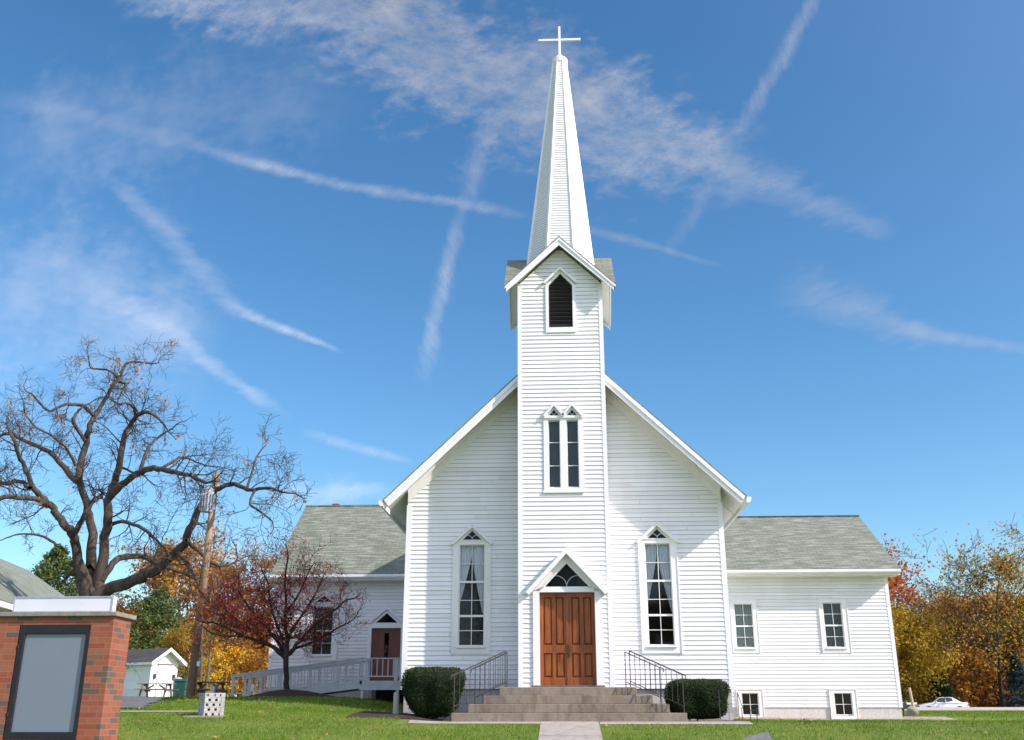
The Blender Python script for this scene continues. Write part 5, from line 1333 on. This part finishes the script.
MB().tube([(x, y, z-.1), (x, y, z+.25)], .03, 6).build('stake', M['iron'], lp); bevel(MB().obox((x+.03, y, z+.36), (.12, 0, .05), (0, .08, 0), (-.03, 0, .10)).build('lamp_head', M['iron'], lp), .02)
p = at(901, 699, 19); bn2 = empty('garden_bench', (p[0]+.1, 19, gz(p[0], 19)), 'low white bench partly hidden behind the right wing corner', 'bench')
b0 = gz(p[0], 19)
MB().box(p[0]-.9, p[0]+.55, 18.8, 19.2, b0+.42, b0+.50).build('seat', M['trim'], bn2)
for xx in (-.75, .40): MB().box(p[0]+xx-.05, p[0]+xx+.05, 18.85, 19.15, b0-.05, b0+.419).build('leg', M['oldtrim'], bn2)
# area steps railing
ar = empty('area_railing', (4.1, -1.0, 0), 'thin black rail round the basement steps beside the right wing', 'railing')
Q = [at(733, 690, .4), at(745, 695, -.2)]
Pp = [(3.92, -.9), (4.0, -1.5), (4.14, -1.5), (4.06, .4)]
for (x, y) in Pp: MB().tube([(x, y, gz(x, y)-.3), (x, y, gz(x, y)+.30+(.35 if y > 0 else 0))], .010, 5).build('post', M['iron'], ar)
mb = MB(); mb.tube([(4.06, .4, gz(4, .4)+.64), (3.95, -.9, .27), (4.0, -1.5, .24), (4.14, -1.5, .24)], .009, 5); mb.tube([(4.0, -1.5, .02), (4.14, -1.5, .02)], .007, 5); mb.build('rail', M['iron'], ar)
mb = MB(); mb.prism([(2.9, .02), (3.95, -.10), (3.95, .02), (3.3, .06), (2.9, .05)], 'y', -1.22, -1.12); o = mb.build('area_kerb', M['concrete'], loc=(3.5, -1.2, 0)); tag(o, 'low dark kerb along the basement steps, right of the right hedge', 'kerb')
# slate-topped floodlight housing at the lower right
Yl = -4.3; corners = [(741, 737.5), (767.5, 731), (775, 744), (747, 749)]
cpt = [at(x, y, Yl) for x, y in corners[:2]]
c_l, c_r = cpt; 
fl = empty('floodlight', ((c_l[0]+c_r[0])/2, Yl, gz(3.6, Yl)), 'grey slab-topped floodlight housing low on the lawn right of the front walk', 'floodlight')
nn = np.array((0.06, -.30, -.20)); tdir = (c_r-c_l); up_ = np.cross(tdir, nn); up_ = up_/np.linalg.norm(up_)
mid = (c_l+c_r)/2+nn/2
mb = MB(); mb.obox(mid-np.array((0, 0, .02)), tdir/2, nn/2, up_*.012); bevel(mb.build('top_plate', M['plate'], fl), .004)
mb = MB(); mb.obox(mid-np.array((0, -.02, .10)), tdir/2*.9, nn/2*.85, up_*.06); bevel(mb.build('housing', M['iron'], fl), .01)
MB().tube([mid-np.array((0, -.05, .15)), np.array((mid[0], mid[1]+.05, gz(mid[0], mid[1])-.2))], .03, 6).build('stake', M['iron'], fl)

# ------------------------------------------------------------------ car behind the crest
def car(x, y, label):
    z = gz(x, y)+.03; t = empty('parked_car', (x, y, z), label, 'car')
    def loc(mb, nm, m_, par=None, sm_=False):
        mb.v = [(a+x, b+y, c+z) for a, b, c in mb.v]; return mb.build(nm, M[m_], par or t, smooth=sm_)
    Lc = 2.3
    # nose on the left (-x)
    prof = [(-2.30, .32), (-2.32, .55), (-2.18, .70), (-1.75, .82), (-1.15, .92), (-.95, .94), (1.25, .98), (2.10, .97), (2.26, .92), (2.32, .60), (2.28, .34), (1.85, .26), (-1.85, .24)]
    mb = MB(); n = len(prof); secs = [(-.88, .94), (-.84, 1.0), (0, 1.015), (.84, 1.0), (.88, .94)]
    vs = []
    for (yy, k) in secs:
        for (a, c) in prof: vs.append((a*(1-.03*abs(yy)**3), yy*(1-.10*(abs(a)/2.3)**4), .24+(c-.24)*k if k < 1 else c+(.015 if yy == 0 and c > .8 else 0)))
    fs = [(i*n+j, i*n+(j+1) % n, (i+1)*n+(j+1) % n, (i+1)*n+j) for i in range(len(secs)-1) for j in range(n)]
    fs += [tuple(range(n-1, -1, -1)), tuple((len(secs)-1)*n+j for j in range(n))]
    mb.add(vs, fs); body = loc(mb, 'body', 'carpaint', sm_=False); bevel(body, .04, 3)
    # greenhouse
    base = [(-1.0, .93), (1.55, .97)]; roof = [(-.28, 1.40), (.85, 1.41)]
    gh = [(-1.05, .92), (-.35, 1.36), (-.10, 1.42), (.65, 1.43), (.95, 1.38), (1.62, .97)]
    mb = MB(); n = len(gh); vs = [(a, (-.78 if c < 1 else -.60), c) for a, c in gh]+[(a, (.78 if c < 1 else .60), c) for a, c in gh]
    mb.add(vs, [tuple(range(n)), tuple(range(2*n-1, n-1, -1))]+[(i, i+n, i+n+1, i+1) for i in range(n-1)]); bevel(loc(mb, 'roof', 'carpaint'), .02)
    for s in (-1, 1):
        for (q_) in ([(-.90, .975), (-.33, 1.345), (.20, 1.385), (.20, .975)], [(.25, .975), (.25, 1.385), (.74, 1.375), (1.36, 1.03), (1.34, .975)]):
            mb = MB(); f_ = lambda c: s*(.785-(c-.92)/.5*.19+.004)
            mb.add([(a, f_(c), c) for a, c in q_]+[(a, f_(c)-s*.02, c) for a, c in q_], [tuple(range(len(q_))) if s < 0 else tuple(range(len(q_)-1, -1, -1))])
            loc(mb, 'side_window', 'carglass')
    mb = MB(); mb.add([(-1.0, -.68, .965), (-1.0, .68, .965), (-.36, .55, 1.365), (-.36, -.55, 1.365)], [(0, 3, 2, 1)]); mb.v = [(a-.012, b, c+.012) for a, b, c in mb.v]; loc(mb, 'windscreen', 'carglass')
    mb = MB(); mb.add([(1.58, -.66, 1.0), (1.58, .66, 1.0), (.98, .54, 1.375), (.98, -.54, 1.375)], [(0, 1, 2, 3)]); mb.v = [(a+.012, b, c+.012) for a, b, c in mb.v]; loc(mb, 'rear_window', 'carglass')
    for xx in (-1.42, 1.38):
        for s in (-1, 1):
            mb = MB(); mb.tube([(xx, s*.72, .32), (xx, s*.90, .32)], .32, 20); w = loc(mb, 'wheel', 'tyre')
            mb = MB(); mb.tube([(xx, s*.90, .32), (xx, s*.912, .32)], .20, 16); loc(mb, 'rim', 'rim', w)
    for s in (-1, 1):
        mb = MB(); mb.obox((2.24, s*.68, .80), (.05, 0, 0), (0, .16, 0), (0, 0, .09)); bevel(loc(mb, 'tail_light', 'redlens'), .02)
        mb = MB(); mb.obox((-2.20, s*.62, .64), (.08, 0, 0), (0, .18, 0), (0, 0, .06)); bevel(loc(mb, 'headlight', 'clearlens'), .02)
        mb = MB(); mb.obox((-.72, s*.92, 1.0), (.05, 0, 0), (0, .08, 0), (0, 0, .06)); bevel(loc(mb, 'mirror', 'carpaint'), .02)
    return t
car(34.9, 75, 'white saloon car parked beyond the road right of the church')

# ------------------------------------------------------------------ light, sky
AZ, EL = R(66.8), R(35.5)
sd_ = Vector((math.sin(AZ)*math.cos(EL), -math.cos(AZ)*math.cos(EL), math.sin(EL)))
sun = bpy.data.lights.new('sun', 'SUN'); sun.energy = 4.3; sun.angle = R(.53); sun.color = (1, .90, .87)
so_ = bpy.data.objects.new('sun', sun); col.objects.link(so_); so_.rotation_euler = sd_.to_track_quat('Z', 'Y').to_euler(); so_.location = (30, -20, 40)
w = bpy.data.worlds.new('World'); scene.world = w; w.use_nodes = True; nt = w.node_tree; bg = nt.nodes['Background']
sky = N(nt, 'ShaderNodeTexSky'); sky.sky_type = 'NISHITA'; sky.sun_disc = False; sky.sun_elevation = EL; sky.sun_rotation = math.pi-AZ; sky.altitude = 300; sky.air_density = 1.0; sky.dust_density = .35; sky.ozone_density = 2.2
tc = N(nt, 'ShaderNodeTexCoord'); D = tc.outputs['Generated']
tint = mixc(nt, 1.0, sky.outputs[0], (.90, .965, .965), 'MULTIPLY')
hs = N(nt, 'ShaderNodeHueSaturation'); hs.inputs['Saturation'].default_value = 1.21; nt.links.new(tint, hs.inputs['Color'])
# added pinkish-white fill light round the sun, behind the camera, for the front walls
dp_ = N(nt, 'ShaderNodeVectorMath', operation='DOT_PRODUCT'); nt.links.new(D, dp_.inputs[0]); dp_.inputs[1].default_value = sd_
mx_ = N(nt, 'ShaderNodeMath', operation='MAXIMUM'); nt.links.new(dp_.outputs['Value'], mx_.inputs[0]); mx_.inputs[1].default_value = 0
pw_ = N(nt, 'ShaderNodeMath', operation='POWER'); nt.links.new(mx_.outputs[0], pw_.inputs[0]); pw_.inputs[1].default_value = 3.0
sky_fill = mixc(nt, pw_.outputs[0], (0., 0., 0.), (3.8, 3.1, 3.5))
# added smooth fill light over the unseen southern sky, lifts the shaded walls
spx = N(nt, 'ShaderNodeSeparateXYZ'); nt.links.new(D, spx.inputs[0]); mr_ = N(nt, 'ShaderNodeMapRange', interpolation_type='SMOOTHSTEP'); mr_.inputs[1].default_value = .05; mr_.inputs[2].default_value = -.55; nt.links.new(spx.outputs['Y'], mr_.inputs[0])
sky_fill = mixc(nt, 1.0, sky_fill, mixc(nt, mr_.outputs[0], (0., 0., 0.), (2.3, 1.92, 2.15)), 'ADD')
nt.links.new(mixc(nt, 1.0, hs.outputs[0], sky_fill, 'ADD'), bg.inputs['Color']); bg.inputs['Strength'].default_value = .14

# ------------------------------------------------------------------ high cirrus and contrails: real ribbons of ice cloud far up
RC = 2600.0
def cloudmat(name, st, lo, hi, edge, sx, sy, shear, soft, patchy):
    m, nt, b, o = nmat(name); nt.nodes.remove(b)
    uv = N(nt, 'ShaderNodeUVMap'); uv.uv_map = 'px'; un = N(nt, 'ShaderNodeUVMap'); un.uv_map = 'unit'
    def mth(op, a, b=None, c=None, clamp=False):
        n = N(nt, 'ShaderNodeMath', operation=op); n.use_clamp = clamp
        for i, v in ((0, a), (1, b), (2, c)):
            if v is None: continue
            if isinstance(v, (int, float)): n.inputs[i].default_value = float(v)
            else: nt.links.new(v, n.inputs[i])
        return n.outputs[0]
    def tex(scale, det, rough, off=0, mp=(1, 1, 1)):
        mpn = N(nt, 'ShaderNodeMapping'); mpn.inputs['Location'].default_value = (off, off*.7, 0); mpn.inputs['Scale'].default_value = mp; nt.links.new(sh.outputs[0], mpn.inputs[0])
        q = N(nt, 'ShaderNodeTexNoise'); q.inputs['Scale'].default_value = scale; q.inputs['Detail'].default_value = det; q.inputs['Roughness'].default_value = rough; nt.links.new(mpn.outputs[0], q.inputs['Vector']); return q.outputs['Fac']
    sp = N(nt, 'ShaderNodeSeparateXYZ'); nt.links.new(uv.outputs[0], sp.inputs[0])
    sh = N(nt, 'ShaderNodeCombineXYZ'); nt.links.new(mth('MULTIPLY_ADD', sp.outputs['Y'], shear, sp.outputs['X']), sh.inputs[0]); nt.links.new(sp.outputs['Y'], sh.inputs[1])
    sn = N(nt, 'ShaderNodeSeparateXYZ'); nt.links.new(un.outputs[0], sn.inputs[0])
    wob = mth('SUBTRACT', tex(.012, 3, .6, 31), .5); wob2 = mth('SUBTRACT', tex(.06, 4, .65, 77), .5)
    v = mth('ADD', sn.outputs['Y'], mth('ADD', mth('MULTIPLY', wob, edge), mth('MULTIPLY', wob2, edge*.7)))
    av = mth('ABSOLUTE', v); prof = mth('SUBTRACT', 1, mth('DIVIDE', av, .70), clamp=True); prof = mth('MULTIPLY', prof, mth('MULTIPLY', prof, mth('SUBTRACT', 3, mth('MULTIPLY', prof, 2))))
    big = tex(.018, 3, .55, 5); fine = tex(sx, 9, .68, 12, (1, sy, 1)); 
    n = mth('ADD', mth('MULTIPLY', fine, .75), mth('MULTIPLY', big, patchy))
    d = mth('MULTIPLY', mth('SUBTRACT', mth('ADD', n, mth('MULTIPLY', mth('SUBTRACT', prof, 1), soft)), lo), 1/(hi-lo), clamp=True)
    u = sn.outputs['X']; ends = mth('MULTIPLY', mth('MULTIPLY', u, 5, clamp=True), mth('MULTIPLY', mth('SUBTRACT', 1, u), 5, clamp=True))
    hard = mth('MULTIPLY', mth('SUBTRACT', 1, mth('ABSOLUTE', sn.outputs['Y'])), 5, clamp=True)
    a = mth('MULTIPLY', mth('MULTIPLY', mth('MULTIPLY', d, prof), mth('MULTIPLY', ends, hard)), st)
    df = N(nt, 'ShaderNodeBsdfDiffuse'); df.inputs[0].default_value = (.97, .97, .95, 1); tl = N(nt, 'ShaderNodeBsdfTranslucent'); tl.inputs[0].default_value = (.97, .97, .95, 1)
    ms = N(nt, 'ShaderNodeMixShader'); ms.inputs[0].default_value = .2; nt.links.new(df.outputs[0], ms.inputs[1]); nt.links.new(tl.outputs[0], ms.inputs[2])
    tr = N(nt, 'ShaderNodeBsdfTransparent'); mx = N(nt, 'ShaderNodeMixShader'); nt.links.new(a, mx.inputs[0]); nt.links.new(tr.outputs[0], mx.inputs[1]); nt.links.new(ms.outputs[0], mx.inputs[2]); nt.links.new(mx.outputs[0], o.inputs[0]); return m
def ribbon(name, pts, widths, mat, rad):
    """pts: directions as points of the photograph, laid on a shell of the given radius"""
    D_ = [skydir(x, y) for x, y in pts]; P = polyjit([np.array((x, y, 0.)) for x, y in pts], 8); n = len(P)
    W = np.interp(np.linspace(0, len(pts)-1, n), np.arange(len(pts)), widths)
    L = np.concatenate([[0], np.cumsum([np.linalg.norm(P[i+1]-P[i]) for i in range(n-1)])]); V = []; U = []; K = 6
    for i in range(n):
        d = P[min(i+1, n-1)]-P[max(i-1, 0)]; d /= np.linalg.norm(d); nn = np.array((-d[1], d[0], 0))
        for k in range(K+1):
            v = -1+2*k/K; q = P[i]+nn*v*W[i]*2.3; V.append(CAM+skydir(q[0], q[1])*rad); U.append((L[i], v*W[i]*2.3, L[i]/L[-1], v))
    Fc = [(i*(K+1)+k, i*(K+1)+k+1, (i+1)*(K+1)+k+1, (i+1)*(K+1)+k) for i in range(n-1) for k in range(K)]
    o = mk(name, V, Fc, mat, smooth=True)
    for nm, c in (('px', 0), ('unit', 2)):
        ul = o.data.uv_layers.new(name=nm)
        for lp in o.data.loops: ul.data[lp.index].uv = U[lp.vertex_index][c:c+2]
    o.visible_shadow = True; tag(o, kind='structure'); return o
def trail(st): return cloudmat('contrail_ice', st, .36, 1.20, .40, .06, .8, .5, .50, .50)
def spread(st): return cloudmat('spreading_contrail_ice', st, .40, 1.22, .6, .055, .45, 1.0, .45, .55)
def wisp(st): return cloudmat('cirrus_ice', st, .44, 1.10, 1.0, .030, 1.7, .7, .38, .66)
def veil(st): return cloudmat('veil_ice', st, .40, 1.2, 1.0, .016, 3.2, .3, .35, .6)
for nm, pts, w_, m_ in (
 ('contrail', [(-30, 92), (110, 122), (220, 152), (330, 182)], (16, 15, 12, 12), spread(.28)),
 ('contrail', [(190, 146), (330, 182), (440, 200), (548, 219)], (8, 9, 9, 8), trail(.75)),
 ('contrail', [(548, 219), (640, 243), (728, 268)], (8, 7, 4), trail(.60)),
 ('contrail', [(96, 165), (150, 215), (200, 270), (250, 320)], (10, 17, 20, 16), spread(.45)),
 ('contrail', [(218, 298), (262, 320), (345, 353)], (11, 8, 4), trail(.85)),
 ('contrail', [(90, 285), (160, 325), (215, 368), (292, 418)], (24, 20, 13, 7), spread(.60)),
 ('contrail', [(506, 95), (480, 155), (461, 215)], (22, 17, 12), spread(.55)),
 ('contrail', [(466, 195), (452, 250), (436, 310), (424, 385)], (10, 12, 13, 16), spread(.75)),
 ('contrail', [(832, -30), (780, 60), (732, 145)], (10, 13, 14), spread(.85)),
 ('contrail', [(738, 130), (700, 200), (662, 262)], (12, 12, 12), spread(.35)),
 ('cirrus_cloud', [(772, 285), (830, 300), (900, 328), (960, 342)], (30, 32, 22, 12), spread(.65)),
 ('contrail', [(880, 318), (950, 338), (1050, 352)], (14, 10, 9), trail(.70)),
 ('cirrus_cloud', [(110, -20), (230, 5), (360, 12)], (34, 34, 40), wisp(.9)),
 ('cirrus_cloud', [(300, -20), (400, 35), (480, 75), (570, 110)], (60, 72, 84, 62), wisp(1.0)),
 ('cirrus_cloud', [(500, 70), (600, 125), (680, 150), (760, 180)], (64, 70, 60, 36), wisp(1.0)),
 ('cirrus_cloud', [(690, 150), (780, 190), (900, 236)], (36, 26, 14), spread(.75)),
 ('cirrus_veil', [(-60, 300), (60, 320), (220, 370)], (110, 110, 60), veil(.28)),
 ('cirrus_veil', [(-20, 170), (150, 120), (380, 90)], (60, 70, 50), veil(.26)),
 ('contrail', [(300, 430), (360, 448), (418, 464)], (9, 8, 5), trail(.45)),
 ('cirrus_veil', [(260, 492), (330, 495), (410, 488)], (14, 16, 10), veil(.5)),
 ('cirrus_veil', [(20, 250), (110, 300), (220, 345)], (60, 60, 40), veil(.24)),
 ):
    RC += 14; ribbon(nm, pts, w_, m_, RC)
cd.clip_end = 6000

vs_ = scene.view_settings; vs_.view_transform = 'Standard'; vs_.look = 'None'; vs_.exposure = .46; vs_.gamma = 1
scene.cycles.max_bounces = 5; scene.cycles.transparent_max_bounces = 12
print('objects', len(bpy.data.objects), 'verts', sum(len(m.vertices) for m in bpy.data.meshes))
